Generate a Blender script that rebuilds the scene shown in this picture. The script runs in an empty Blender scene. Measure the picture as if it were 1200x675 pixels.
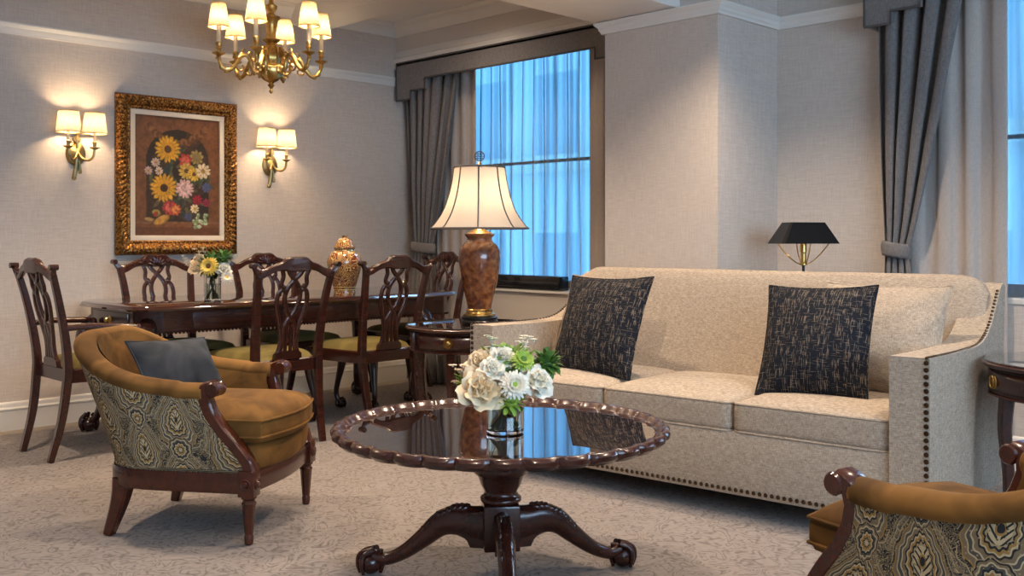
import bpy, bmesh, math, random
import numpy as np
from mathutils import Vector, Matrix
random.seed(7)
PI = math.pi
sc = bpy.context.scene
C = sc.collection

# ------------------------------------------------------------------ materials
class S:
    """a node socket with arithmetic"""
    def __init__(s, nt, sock): s.nt, s.s = nt, sock
    def _m(s, op, *a):
        n = s.nt.nodes.new('ShaderNodeMath'); n.operation = op
        for i, v in enumerate((s,) + a):
            if isinstance(v, S): s.nt.links.new(v.s, n.inputs[i])
            else: n.inputs[i].default_value = v
        return S(s.nt, n.outputs[0])
    def __add__(s, o): return s._m('ADD', o)
    def __sub__(s, o): return s._m('SUBTRACT', o)
    def __mul__(s, o): return s._m('MULTIPLY', o)
    def __truediv__(s, o): return s._m('DIVIDE', o)
    def sin(s): return s._m('SINE')
    def abs(s): return s._m('ABSOLUTE')
    def sqrt(s): return s._m('SQRT')
    def floor(s): return s._m('FLOOR')
    def frac(s): return s._m('FRACT')
    def gt(s, v): return s._m('GREATER_THAN', v)
    def lt(s, v): return s._m('LESS_THAN', v)
    def mod(s, v): return s._m('FLOORED_MODULO', v)
    def atan2(s, o): return s._m('ARCTAN2', o)

def mk(name, col=(.5, .5, .5), rough=.5, metal=0, **kw):
    m = bpy.data.materials.new(name); m.use_nodes = True
    b = m.node_tree.nodes['Principled BSDF']
    b.inputs['Base Color'].default_value = (*col, 1)
    b.inputs['Roughness'].default_value = rough
    b.inputs['Metallic'].default_value = metal
    for k, v in kw.items():
        b.inputs[k.replace('_', ' ')].default_value = v
    return m
def bs(m): return m.node_tree.nodes['Principled BSDF']
def coord(m, kind='Object', scale=(1, 1, 1), rot=(0, 0, 0), attr=None):
    nt = m.node_tree
    if attr:
        t = nt.nodes.new('ShaderNodeAttribute'); t.attribute_name = attr; out = t.outputs['Vector']
    else:
        t = nt.nodes.new('ShaderNodeTexCoord'); out = t.outputs[kind]
    mp = nt.nodes.new('ShaderNodeMapping'); mp.inputs['Scale'].default_value = scale; mp.inputs['Rotation'].default_value = rot
    nt.links.new(out, mp.inputs[0])
    return mp.outputs[0]
def noise(m, vec, scale, detail=2, rough=.5, dist=0):
    n = m.node_tree.nodes.new('ShaderNodeTexNoise')
    n.inputs['Scale'].default_value = scale; n.inputs['Detail'].default_value = detail
    n.inputs['Roughness'].default_value = rough; n.inputs['Distortion'].default_value = dist
    m.node_tree.links.new(vec, n.inputs['Vector'])
    return S(m.node_tree, n.outputs[0])
def voro(m, vec, scale, feature='F1'):
    n = m.node_tree.nodes.new('ShaderNodeTexVoronoi'); n.feature = feature
    n.inputs['Scale'].default_value = scale
    m.node_tree.links.new(vec, n.inputs['Vector'])
    return S(m.node_tree, n.outputs['Distance'])
def ramp(m, fac, stops, const=False):
    r = m.node_tree.nodes.new('ShaderNodeValToRGB')
    if const: r.color_ramp.interpolation = 'CONSTANT'
    el = r.color_ramp.elements
    while len(el) < len(stops): el.new(.5)
    for e, (p, c) in zip(el, stops): e.position = p; e.color = (*c, 1)
    m.node_tree.links.new(fac.s, r.inputs[0])
    return r.outputs[0]
def mixc(m, fac, a, b):
    n = m.node_tree.nodes.new('ShaderNodeMix'); n.data_type = 'RGBA'
    if isinstance(fac, S): m.node_tree.links.new(fac.s, n.inputs[0])
    else: n.inputs[0].default_value = fac
    for i, v in ((6, a), (7, b)):
        if isinstance(v, tuple): n.inputs[i].default_value = (*v, 1)
        else: m.node_tree.links.new(v, n.inputs[i])
    return n.outputs[2]
def setcol(m, c): m.node_tree.links.new(c, bs(m).inputs['Base Color'])
def bump(m, h, strength=.3, dist=.002):
    n = m.node_tree.nodes.new('ShaderNodeBump'); n.inputs['Strength'].default_value = strength; n.inputs['Distance'].default_value = dist
    m.node_tree.links.new(h.s, n.inputs['Height']); m.node_tree.links.new(n.outputs[0], bs(m).inputs['Normal'])
def sepxyz(m, vec):
    n = m.node_tree.nodes.new('ShaderNodeSeparateXYZ'); m.node_tree.links.new(vec, n.inputs[0])
    return [S(m.node_tree, o) for o in n.outputs]
def combine(m, x, y, z=None):
    n = m.node_tree.nodes.new('ShaderNodeCombineXYZ')
    for i, v in enumerate((x, y, z)):
        if v is not None: m.node_tree.links.new(v.s, n.inputs[i])
    return n.outputs[0]

M = {}
# linen wallpaper
def linen(name, c1, c2, sc_=1.0):
    m = mk(name, c1, .85)
    a = noise(m, coord(m, scale=(14 * sc_, 14 * sc_, 220 * sc_)), 1.0, 3, .6)
    b = noise(m, coord(m, scale=(200 * sc_, 200 * sc_, 10 * sc_)), 1.0, 3, .6)
    f = (a + b) * .5
    setcol(m, ramp(m, f, [(.36, c2), (.62, c1)]))
    bump(m, f, .25, .001)
    return m
M['wall'] = linen('wallpaper', (.68, .60, .53), (.55, .475, .415))
M['wallplain'] = mk('upper_wall_paint', (.66, .60, .54), .8)
M['trim'] = mk('trim_paint', (.80, .76, .70), .45)
M['ceil'] = mk('ceiling_paint', (.80, .77, .74), .9)
# floor border + carpet
m = M['floor'] = mk('floor_border', (.40, .32, .26), .8)
setcol(m, ramp(m, noise(m, coord(m, scale=(30, 3, 3)), 3, 4), [(.3, (.33, .27, .22)), (.7, (.42, .35, .29))]))
m = M['carpet'] = mk('carpet_damask', (.45, .4, .36), .95, Sheen_Weight=.15)
v = coord(m)
w = noise(m, v, 14, 1)
x, y, z = sepxyz(m, v)
x2 = x + (w - .5) * .05; y2 = y + (w - .5) * .05
l1 = ((x2 * 130).sin() + (y2 * 130 + (x2 * 62).sin() * 1.6).sin()).abs()
sw = noise(m, v, 9.5, 1, .5, 1.6)
l2 = (((sw * 6).frac() - .5).abs() * 3.4)._m('MINIMUM', 1.0)
fine = noise(m, v, 380, 2)
big = noise(m, v, 1.2, 2)
f = l1 * .10 + l2 * .44 + fine * .30 + .08
setcol(m, mixc(m, big * .25, ramp(m, f, [(.22, (.085, .068, .060)), (.46, (.20, .168, .15)), (.78, (.285, .245, .222))]), (.165, .135, .117)))
bump(m, f, .35, .004)
# wood
def wood(name, c1, c2, rough=.22, coat=.6, axis=(1.5, 14, 14)):
    m = mk(name, c1, rough, Coat_Weight=coat, Coat_Roughness=.08)
    f = noise(m, coord(m, scale=axis), 2.2, 3, .5, .6)
    setcol(m, ramp(m, f, [(.3, tuple((p + q) / 2 for p, q in zip(c1, c2))), (.55, c1), (.75, tuple(min(1, k * 1.2) for k in c1))]))
    return m
M['mahog'] = wood('mahogany', (.046, .011, .006), (.014, .005, .003), .26, .3)
M['mahogtop'] = wood('mahogany_polished_top', (.045, .013, .008), (.018, .006, .004), .06, 1.0, (14, 1.5, 14))
M['darkwood'] = wood('dark_mahogany', (.028, .009, .006), (.010, .004, .003))
M['walnut'] = wood('bergere_wood', (.066, .014, .006), (.022, .006, .003), .26, .3)
m = M['glasstop'] = mk('glass_over_wood', (.012, .008, .007), .012, IOR=2.3, Coat_Weight=1.0, Coat_Roughness=.01, Coat_IOR=1.8)
setcol(m, ramp(m, noise(m, coord(m, scale=(2, 14, 1)), 2, 4), [(.3, (.012, .007, .006)), (.7, (.03, .014, .01))]))
# fabrics
def velvet(name, c1, c2, sheen=.6):
    m = mk(name, c1, .75, Sheen_Weight=sheen, Sheen_Roughness=.35)
    bs(m).inputs['Sheen Tint'].default_value = (*[min(1, k * 1.6 + .05) for k in c1], 1)
    f = noise(m, coord(m), 5, 3, .55, .8)
    setcol(m, ramp(m, f, [(.36, c2), (.62, c1)]))
    return m
M['mustard'] = velvet('mustard_velvet', (.225, .108, .028), (.09, .042, .011), .4)
M['greyvel'] = velvet('slate_velvet', (.052, .056, .064), (.02, .023, .028), .3)
M['olive'] = velvet('olive_velvet', (.20, .15, .045), (.12, .09, .028), .3)
m = M['sofa'] = mk('beige_tweed', (.5, .42, .34), .9, Sheen_Weight=.1)
v = coord(m)
f = noise(m, coord(m, scale=(60, 60, 500)), 1, 2) * .5 + noise(m, coord(m, scale=(500, 500, 60)), 1, 2) * .5
f = f * .88 + noise(m, v, 70, 2) * .12
setcol(m, ramp(m, f, [(.36, (.24, .185, .135)), (.52, (.43, .35, .27)), (.66, (.58, .49, .39))]))
bump(m, f, .4, .0015)
m = M['blackcush'] = mk('black_crosshatch_cloth', (.03, .03, .035), .85)
f1 = noise(m, coord(m, attr='pc', scale=(300, 22, 1)), 1, 2)
f2 = noise(m, coord(m, attr='pc', scale=(22, 260, 1)), 1, 2)
f3 = noise(m, coord(m, attr='pc', scale=(60, 3, 1)), 1, 2)
f = f1.gt(.58)._m('MULTIPLY', f3.gt(.45)) * .55 + f2.gt(.63) * .45
setcol(m, mixc(m, f, (.010, .012, .018), (.25, .20, .15)))
bump(m, f1 + f2, .4, .001)
def drape(name, c1, c2):
    m = mk(name, c1, .85, Sheen_Weight=.25)
    f = noise(m, coord(m, scale=(160, 160, 40)), 1, 3) * .5 + noise(m, coord(m, scale=(40, 40, 420)), 1, 2) * .5
    setcol(m, ramp(m, f, [(.38, c2), (.62, c1)]))
    return m
M['drape'] = drape('grey_drape', (.235, .215, .205), (.155, .142, .138))
M['lining'] = drape('beige_lining', (.55, .48, .43), (.47, .41, .365))
M['pipe'] = mk('dark_piping', (.09, .08, .075), .7)
# sheers
m = M['sheer'] = bpy.data.materials.new('sheer_voile'); m.use_nodes = True
nt = m.node_tree; nt.nodes.remove(bs(m))
tr = nt.nodes.new('ShaderNodeBsdfTransparent'); tl = nt.nodes.new('ShaderNodeBsdfTranslucent'); df = nt.nodes.new('ShaderNodeBsdfDiffuse')
tr.inputs[0].default_value = (.95, .97, 1, 1); tl.inputs[0].default_value = (.58, .68, .80, 1); df.inputs[0].default_value = (.75, .78, .82, 1)
a1 = nt.nodes.new('ShaderNodeMixShader'); a2 = nt.nodes.new('ShaderNodeMixShader'); a1.inputs[0].default_value = .3; a2.inputs[0].default_value = .66
nt.links.new(tl.outputs[0], a1.inputs[1]); nt.links.new(df.outputs[0], a1.inputs[2])
lw = nt.nodes.new('ShaderNodeLayerWeight'); lw.inputs['Blend'].default_value = .5
op = S(nt, lw.outputs['Facing']) * .40 + .54
nt.links.new(op.s, a2.inputs[0]); nt.links.new(tr.outputs[0], a2.inputs[1]); nt.links.new(a1.outputs[0], a2.inputs[2])
nt.links.new(a2.outputs[0], nt.nodes['Material Output'].inputs[0])
# lamp shades
def shade(name, c, tmix=.55):
    m = bpy.data.materials.new(name); m.use_nodes = True
    nt = m.node_tree; nt.nodes.remove(bs(m))
    tl = nt.nodes.new('ShaderNodeBsdfTranslucent'); df = nt.nodes.new('ShaderNodeBsdfDiffuse')
    tl.inputs[0].default_value = (*c, 1); df.inputs[0].default_value = (*c, 1)
    a = nt.nodes.new('ShaderNodeMixShader'); a.inputs[0].default_value = 1 - tmix
    nt.links.new(tl.outputs[0], a.inputs[1]); nt.links.new(df.outputs[0], a.inputs[2])
    nt.links.new(a.outputs[0], nt.nodes['Material Output'].inputs[0])
    return m
M['shade'] = shade('cream_shade', (.15, .125, .082), .26)
M['shadesc'] = shade('white_sconce_shade', (.36, .32, .245), .26)
M['shadew'] = shade('ivory_shade', (.60, .53, .45), .36)
# metals & ceramics
m = M['brass'] = mk('aged_brass', (.62, .40, .13), .28, 1)
setcol(m, ramp(m, noise(m, coord(m), 30, 3), [(.35, (.36, .21, .06)), (.65, (.72, .48, .17))]))
M['brassdull'] = mk('dull_brass', (.42, .30, .13), .38, 1)
M['nail'] = mk('bronze_nailheads', (.10, .065, .04), .35, 1)
m = M['gilt'] = mk('gilt_frame', (.55, .3, .07), .35, .85)
v = coord(m)
f = voro(m, v, 75) * .6 + noise(m, v, 90, 2) * .4
setcol(m, ramp(m, f, [(.12, (.75, .45, .13)), (.38, (.42, .19, .04)), (.62, (.10, .038, .011))]))
bump(m, f, .8, .006)
M['mat'] = mk('linen_mat', (.82, .70, .54), .8)
M['black'] = mk('black_gloss', (.006, .008, .012), .2, 0, Coat_Weight=.5)
M['blackmetal'] = mk('black_metal', (.012, .011, .011), .3, .3)
M['goldin'] = mk('gold_inside', (.75, .5, .16), .3, 1)
m = M['vasebrown'] = mk('lacquer_vase', (.22, .06, .02), .22, Coat_Weight=.8)
v = coord(m)
f = noise(m, v, 11, 5, .65, 1.5); g_ = voro(m, v, 38)
setcol(m, ramp(m, f * .8 + g_ * .2, [(.28, (.030, .012, .007)), (.42, (.11, .032, .012)), (.52, (.20, .058, .018)), (.66, (.33, .13, .045))]))
m = M['imari'] = mk('gilt_red_porcelain', (.4, .1, .04), .18, Coat_Weight=.8)
v = coord(m)
w1 = noise(m, v, 16, 1); w2 = noise(m, v, 40, 1)
l = ((w1 * 46).sin()).abs().lt(.42); k = voro(m, v, 34)
c = ramp(m, k, [(.25, (.36, .07, .02)), (.5, (.10, .02, .015)), (.7, (.42, .16, .04))])
setcol(m, mixc(m, l, c, (.80, .58, .22)))
# paisley
m = M['paisley'] = mk('paisley_tapestry', (.4, .35, .25), .9)
v = coord(m, attr='pc')
x, y, z = sepxyz(m, v)
wn = noise(m, v, 18, 2); wm = noise(m, v, 25, 2)
x = x + (wn - .5) * .012; y = y + (wm - .5) * .012
PX, PY = .150, .225
ix = (x / PX).floor()
yy = y + ix.mod(2.0) * (PY / 2)
lx = ((x / PX).frac() - .5) * PX
def drop(lx, ly, a, h, k):
    ty = ly / h
    ex = lx / ((ty * -k + 1.0) * a); ey = ly / h
    return (ex * ex + ey * ey).sqrt(), ex.atan2(ey)
lyA = ((yy / PY).frac() - .5) * PY
lyB = ((yy / PY + .5).frac() - .5) * PY
qA, aA = drop(lx, lyA, .050, .083, .45)
qB, aB = drop(lx, lyB, .033, .044, -.45)
cream = (.64, .52, .31); gold = (.40, .24, .07); dark = (.025, .027, .03); slate = (.10, .094, .08); taupe = (.24, .18, .105); sand = (.47, .36, .20)
q = qA
scal_ = qA + (aA * 14).sin() * .03 * qA.gt(.45)
cA = ramp(m, scal_ / 2.0, [(0, dark), (.06, gold), (.09, cream), (.20, sand), (.235, dark), (.27, gold), (.315, cream), (.34, dark), (.375, taupe), (.43, cream), (.455, slate), (.51, cream), (.53, taupe), (.59, gold), (.615, dark), (.67, sand), (.69, slate), (.75, taupe), (.80, cream), (.815, slate), (.87, taupe), (.92, dark)], True)
motif = ((lx.abs() * 1.3 - lyA) * 330).sin().gt(.45) * qA.gt(.14) * qA.lt(.43) * lx.abs().gt(.0025)
cA = mixc(m, motif, cA, dark)
scb = qB + (aB * 10).sin() * .05
cB = ramp(m, scb / 1.2, [(0, cream), (.14, dark), (.22, gold), (.36, cream), (.44, dark), (.54, slate), (.66, cream), (.73, taupe), (.82, dark), (.88, sand)], True)
c = mixc(m, scb.lt(1.1), cA, cB)
dots = voro(m, v, 105)
c = mixc(m, dots.lt(.22) * .85, c, mixc(m, q.lt(.5), sand, dark))
sw = noise(m, v, 30, 1, .5, 2.0)
lines = ((sw * 60).sin()).gt(.55)
c = mixc(m, lines * q.gt(1.25) * scb.gt(1.1) * .8, c, (.50, .38, .20))
weave = noise(m, coord(m, attr='pc', scale=(500, 500, 1)), 1, 1)
c = mixc(m, weave * .35, c, (.05, .05, .05))
setcol(m, c); bump(m, weave, .3, .001)
# flowers
def petalm(name, c, t=.25):
    m = mk(name, c, .6)
    return m
M['cream'] = petalm('petal_cream', (.88, .70, .45)); M['white'] = petalm('petal_white', (.90, .84, .70))
M['blush'] = petalm('petal_blush', (.82, .62, .45)); M['lime'] = petalm('petal_lime', (.33, .48, .06))
M['leaf'] = petalm('leaf_green', (.09, .19, .03)); M['leaf2'] = petalm('leaf_light', (.24, .36, .07))
M['yellow'] = petalm('petal_yellow', (.85, .62, .12)); M['brown'] = petalm('flower_eye', (.14, .06, .02))
M['palesage'] = petalm('sprig_pale', (.55, .62, .48))
m = M['glass'] = mk('clear_glass', (.96, .98, .98), .02, 0, IOR=1.45, Transmission_Weight=1.0)
m = M['water'] = mk('water_tint', (.75, .85, .75), .02, 0, IOR=1.33, Transmission_Weight=1.0)
M['pane'] = mk('window_glass', (.97, .99, 1), .0, 0, IOR=1.02, Transmission_Weight=1.0)
M['winframe'] = mk('window_frame_paint', (.5, .53, .56), .5)
m = M['facade'] = mk('facade_stone', (.5, .52, .55), .9)
x, y, z = sepxyz(m, coord(m))
win = (y / 1.5).frac().gt(.42) * (z / 2.4).frac().gt(.4)
setcol(m, mixc(m, win, (.82, .84, .86), (.58, .64, .68)))

# ------------------------------------------------------------------ mesh builder
class MB:
    def __init__(s): s.v, s.f, s.a = [], [], []
    def add(s, vs, fs, at=None):
        o = len(s.v)
        s.v += [tuple(p) for p in vs]
        s.a += [tuple(p) for p in at] if at else [(p[0], p[2], 0) for p in vs]
        s.f += [tuple(i + o for i in f) for f in fs]
        return s
    def xf(s, mat, start=0):
        s.v[start:] = [tuple(mat @ Vector(p)) for p in s.v[start:]]
        return s
    def bm(s, b, mat=None):
        if mat is not None: b.transform(mat)
        b.verts.index_update()
        s.add([v.co[:] for v in b.verts], [[v.index for v in f.verts] for f in b.faces]); b.free()
        return s
    def box(s, x0, x1, y0, y1, z0, z1, bev=0.004, seg=2):
        b = bmesh.new(); bmesh.ops.create_cube(b, size=1)
        for v in b.verts:
            v.co = ((x0 + x1) / 2 + v.co.x * (x1 - x0), (y0 + y1) / 2 + v.co.y * (y1 - y0), (z0 + z1) / 2 + v.co.z * (z1 - z0))
        if bev: bmesh.ops.bevel(b, geom=b.edges[:], offset=bev, segments=seg, affect='EDGES', profile=.6)
        return s.bm(b)
    def lathe(s, prof, seg=32, c=(0, 0, 0), mod=None, cap=True):
        vs, fs = [], []
        n = len(prof)
        for i in range(seg):
            t = 2 * PI * i / seg
            for (r, z) in prof:
                k = mod(t, r, z) if mod else r
                vs.append((c[0] + k * math.cos(t), c[1] + k * math.sin(t), c[2] + z))
        for i in range(seg):
            j = (i + 1) % seg
            for k in range(n - 1): fs.append((i * n + k, j * n + k, j * n + k + 1, i * n + k + 1))
        if cap:
            if prof[0][0] > 1e-5: fs.append([i * n for i in range(seg)][::-1])
            if prof[-1][0] > 1e-5: fs.append([i * n + n - 1 for i in range(seg)])
        return s.add(vs, fs)
    def tube(s, pts, rad, seg=10, up=None, closed=False, cap=True, sec=None):
        """rad: number, list of numbers or list of (a,b); sec: list of 2D section points (unit)"""
        P = [Vector(p) for p in pts]; n = len(P)
        if not isinstance(rad, (list, tuple)): rad = [rad] * n
        elif isinstance(rad, tuple): rad = [rad] * n
        rad = [(r, r) if not isinstance(r, (tuple, list)) else r for r in rad]
        if sec is None: sec = [(math.cos(2 * PI * i / seg), math.sin(2 * PI * i / seg)) for i in range(seg)]
        m_ = len(sec); vs, fs = [], []
        T = []
        for i in range(n):
            a = P[(i - 1) % n] if (closed or i > 0) else P[i]; b = P[(i + 1) % n] if (closed or i < n - 1) else P[i]
            t = b - a
            T.append(t.normalized() if t.length > 1e-9 else Vector((0, 0, 1)))
        nrm = None
        for i in range(n):
            t = T[i]
            if up is not None:
                u = Vector(up) - t * Vector(up).dot(t)
                if u.length < 1e-6: u = t.orthogonal()
                u.normalize()
            else:
                if nrm is None: u = t.orthogonal().normalized()
                else:
                    u = nrm - t * nrm.dot(t)
                    u = u.normalized() if u.length > 1e-6 else t.orthogonal().normalized()
                nrm = u
            w_ = t.cross(u)
            for (a, b) in sec:
                vs.append(P[i] + u * (a * rad[i][0]) + w_ * (b * rad[i][1]))
        for i in range(n if closed else n - 1):
            j = (i + 1) % n
            for k in range(m_):
                l = (k + 1) % m_
                fs.append((i * m_ + k, j * m_ + k, j * m_ + l, i * m_ + l))
        if not closed and cap:
            fs.append(list(range(m_))); fs.append([(n - 1) * m_ + k for k in range(m_)][::-1])
        return s.add(vs, fs)
    def grid(s, f, nu, nv, cu=False, at=None):
        vs, fs, aa = [], [], []
        for i in range(nu):
            for j in range(nv):
                u = i / (nu if cu else nu - 1); w_ = j / (nv - 1)
                vs.append(f(u, w_))
                if at: aa.append(at(u, w_))
        for i in range(nu if cu else nu - 1):
            k = (i + 1) % nu
            for j in range(nv - 1): fs.append((i * nv + j, k * nv + j, k * nv + j + 1, i * nv + j + 1))
        return s.add(vs, fs, aa if at else None)
    def ball(s, c, r, n=12, rot=None):
        r = r if isinstance(r, (tuple, list)) else (r, r, r)
        vs, fs = [], []
        m_ = n // 2
        R = rot or Matrix.Identity(3)
        for i in range(n):
            for j in range(m_ + 1):
                t = 2 * PI * i / n; p = PI * j / m_
                q = R @ Vector((r[0] * math.sin(p) * math.cos(t), r[1] * math.sin(p) * math.sin(t), r[2] * math.cos(p)))
                vs.append((c[0] + q.x, c[1] + q.y, c[2] + q.z))
        for i in range(n):
            k = (i + 1) % n
            for j in range(m_): fs.append((i * (m_ + 1) + j, i * (m_ + 1) + j + 1, k * (m_ + 1) + j + 1, k * (m_ + 1) + j))
        return s.add(vs, fs)
    def prism(s, outline, h, f):
        """outline 2D points; f(a, b, t) -> 3D with t in (0,1)"""
        n = len(outline)
        vs = [f(a, b, 0) for a, b in outline] + [f(a, b, h) for a, b in outline]
        fs = [list(range(n))[::-1], [n + i for i in range(n)]] + [(i, (i + 1) % n, n + (i + 1) % n, n + i) for i in range(n)]
        return s.add(vs, fs)
    def rbox(s, sx, sy, sz, r, n=10, crown=0, c=(0, 0, 0), fn=None):
        """soft box, half sizes sx sy sz, edge radius r, top crowned"""
        b = bmesh.new()
        bmesh.ops.create_cube(b, size=2)
        bmesh.ops.subdivide_edges(b, edges=b.edges[:], cuts=n, use_grid_fill=True)
        def ease(t): return math.copysign(abs(t) ** .75, t)
        for v in b.verts:
            p = Vector((ease(v.co.x) * sx, ease(v.co.y) * sy, ease(v.co.z) * sz))
            q = Vector((max(-sx + r, min(sx - r, p.x)), max(-sy + r, min(sy - r, p.y)), max(-sz + r, min(sz - r, p.z))))
            d = p - q
            if d.length > 1e-9:
                p = q + d.normalized() * r
            k = (1 - (p.x / sx) ** 2) * (1 - (p.y / sy) ** 2)
            if p.z > 0: p.z += crown * max(0, k) ** .6
            if fn: p = Vector(fn(p))
            v.co = p + Vector(c)
        return s.bm(b)
    def build(s, name, mat, parent=None, smooth=35, subsurf=0, solid=0, merge=False, label=None):
        me = bpy.data.meshes.new(name)
        me.from_pydata(s.v, [], s.f)
        at = me.attributes.new('pc', 'FLOAT_VECTOR', 'POINT')
        at.data.foreach_set('vector', np.array(s.a, dtype=np.float32).ravel())
        b = bmesh.new(); b.from_mesh(me)
        if merge: bmesh.ops.remove_doubles(b, verts=b.verts[:], dist=1e-5)
        bmesh.ops.recalc_face_normals(b, faces=b.faces[:])
        b.to_mesh(me); b.free()
        me.polygons.foreach_set('use_smooth', [True] * len(me.polygons))
        if smooth < 180: me.set_sharp_from_angle(angle=math.radians(smooth))
        me.materials.append(M[mat] if isinstance(mat, str) else mat)
        o = bpy.data.objects.new(name, me); C.objects.link(o)
        if parent: o.parent = parent
        if subsurf:
            d = o.modifiers.new('s', 'SUBSURF'); d.levels = subsurf; d.render_levels = subsurf
        if solid:
            d = o.modifiers.new('t', 'SOLIDIFY'); d.thickness = solid; d.offset = 0
        if label: o['label'] = label
        return o
def tag(o, label, cat, group=None):
    o['label'] = label; o['category'] = cat
    if group: o['group'] = group
    return o
def thing(name, label, cat, loc=(0, 0, 0), rz=0, group=None):
    o = bpy.data.objects.new(name, None); C.objects.link(o)
    o.location = loc; o.rotation_euler = (0, 0, rz); o.empty_display_size = .1
    return tag(o, label, cat, group)
def struct(o): o['kind'] = 'structure'; return o
def kids(o): return [c for c in C.objects if c.parent == o]
def dup(root, loc, rz, label, group=None, name=None):
    r = root.copy(); C.objects.link(r); r.location = loc; r.rotation_euler = (0, 0, rz); r['label'] = label
    if name: r.name = name
    if group: r['group'] = group
    for ch in kids(root):
        c = ch.copy(); C.objects.link(c); c.parent = r
        for g in kids(ch):
            d = g.copy(); C.objects.link(d); d.parent = c
    return r
def spline(pts, n=8, closed=False):
    """Catmull-Rom through points of any dimension"""
    P = [np.array(p, float) for p in pts]; L = len(P); out = []
    rng = range(L if closed else L - 1)
    for i in rng:
        p0 = P[(i - 1) % L] if closed or i > 0 else 2 * P[0] - P[1]
        p1 = P[i]; p2 = P[(i + 1) % L]
        p3 = P[(i + 2) % L] if closed or i + 2 < L else 2 * P[-1] - P[-2]
        for k in range(n):
            t = k / n
            out.append(tuple(.5 * ((2 * p1) + (-p0 + p2) * t + (2 * p0 - 5 * p1 + 4 * p2 - p3) * t * t + (-p0 + 3 * p1 - 3 * p2 + p3) * t ** 3)))
    if not closed: out.append(tuple(P[-1]))
    return out
def interp(xs, ys, x): return float(np.interp(x, xs, ys))
def sstep(a, b, x):
    t = max(0, min(1, (x - a) / (b - a))); return t * t * (3 - 2 * t)
SQ = [(-1, -1), (1, -1), (1, 1), (-1, 1)]
RSQ = [(-1, -.7), (-.7, -1), (.7, -1), (1, -.7), (1, .7), (.7, 1), (-.7, 1), (-1, .7)]

# ------------------------------------------------------------------ camera  (looks along +X+Y, eye 1.12 m)
f_px, yh = 1165.0, 279.0
cam = bpy.data.cameras.new('camera'); co = bpy.data.objects.new('camera', cam); C.objects.link(co)
co.location = (0, 0, 1.12); co.rotation_euler = (PI / 2, 0, -PI / 4)
cam.sensor_width = 36; cam.lens = 36 * f_px / 1200; cam.shift_y = -(337.5 - yh) / 1200
cam.clip_start = .05
sc.camera = co

# ------------------------------------------------------------------ room
YL, XW, XB, XR = 6.17, 5.30, 4.88, 5.11       # left wall, window wall, bulkhead over the first window, wall behind sofa
ZC, ZR = 2.79, 2.31
XN, YN = -2.6, -2.6
def wallbox(name, x0, x1, y0, y1, z0, z1, mat='wall', bev=0):
    return struct(MB().box(x0, x1, y0, y1, z0, z1, bev).build(name, mat))
struct(MB().box(XN, 5.6, YN, 6.4, -.1, 0, 0).build('floor', 'floor'))
struct(MB().box(XN, 5.6, YN, 6.4, ZC, ZC + .1, 0).build('ceiling', 'ceil'))
wallbox('wall_left', XN, 5.6, YL, YL + .15, 0, ZC)
wallbox('wall_rear', XN - .1, XN, YN, 6.3, 0, ZC)
b = MB()
b.box(XN, -1.2, YN - .1, YN, 0, ZC, 0); b.box(3.2, 5.6, YN - .1, YN, 0, ZC, 0); b.box(-1.2, 3.2, YN - .1, YN, 0, .7, 0); b.box(-1.2, 3.2, YN - .1, YN, 2.5, ZC, 0)  # unseen wall; its opening is added to let fill light in
struct(b.build('wall_near', 'wall'))
# window wall of the dining end
b = MB()
b.box(5.08, XW + .2, 3.73, YL, 0, .735, 0)
b.box(XW, XW + .2, 3.73, 3.95, .735, ZC, 0); b.box(XW, XW + .2, 5.95, YL, .735, ZC, 0)
b.box(XB, 5.0, 3.73, YL, 2.42, ZC, 0); b.box(XW, XW + .2, 3.73, YL, 2.62, ZC, 0)
struct(b.build('wall_window_side', 'wallplain'))
# pier between the windows
b = MB(); b.box(4.5, 5.6, 2.957, 3.73, 0, ZC, 0)
struct(b.build('wall_pier', 'wall'))
# wall behind the sofa with the second window
WY0, WY1, SZ = .1, 2.10, .80
b = MB()
b.box(XR, XR + .3, 2.10, 2.96, 0, ZC, 0); b.box(XR, XR + .3, WY0, WY1, 0, SZ, 0); b.box(XR, XR + .3, WY0, WY1, 2.42, ZC, 0); b.box(XR, XR + .3, YN, WY0, 0, ZC, 0)
struct(b.build('wall_right', 'wall'))
# beams
struct(MB().box(3.92, 4.21, 3.77, YL, 2.65, ZC, .003).build('trim_1', 'ceil'))
struct(MB().box(XN, 4.88, 3.20, 3.77, 2.378, ZC, .003).build('trim_2', 'ceil'))
# picture rail, crown, baseboard as swept profiles; path in plan, offset to the room side
def molding(name, path, prof, mat='trim', closed=False):
    """prof: (out, z). path 2D points; room lies to the right of the path direction"""
    n = len(path); P = [Vector((p[0], p[1])) for p in path]; off = []
    for i in range(n):
        d1 = (P[i] - P[i - 1]).normalized() if i > 0 else None
        d2 = (P[i + 1] - P[i]).normalized() if i < n - 1 else None
        n1 = Vector((d1.y, -d1.x)) if d1 else None; n2 = Vector((d2.y, -d2.x)) if d2 else None
        if n1 and n2:
            k = (n1 + n2); off.append(k / max(.2, k.dot(n1)))
        else: off.append(n1 or n2)
    b = MB(); m_ = len(prof); vs, fs = [], []
    for i in range(n):
        for (o, z) in prof: vs.append((P[i].x + off[i].x * o, P[i].y + off[i].y * o, z))
    for i in range(n - 1):
        for k in range(m_):
            l = (k + 1) % m_
            fs.append((i * m_ + k, (i + 1) * m_ + k, (i + 1) * m_ + l, i * m_ + l))
    fs.append(list(range(m_))); fs.append([(n - 1) * m_ + k for k in range(m_)])
    b.add(vs, fs)
    return struct(b.build(name, mat, smooth=25))
rail = [(0, ZR), (.014, ZR), (.016, ZR + .012), (.022, ZR + .022), (.024, ZR + .036), (.034, ZR + .046), (.040, ZR + .056), (.040, ZR + .064), (0, ZR + .066)]
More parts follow.
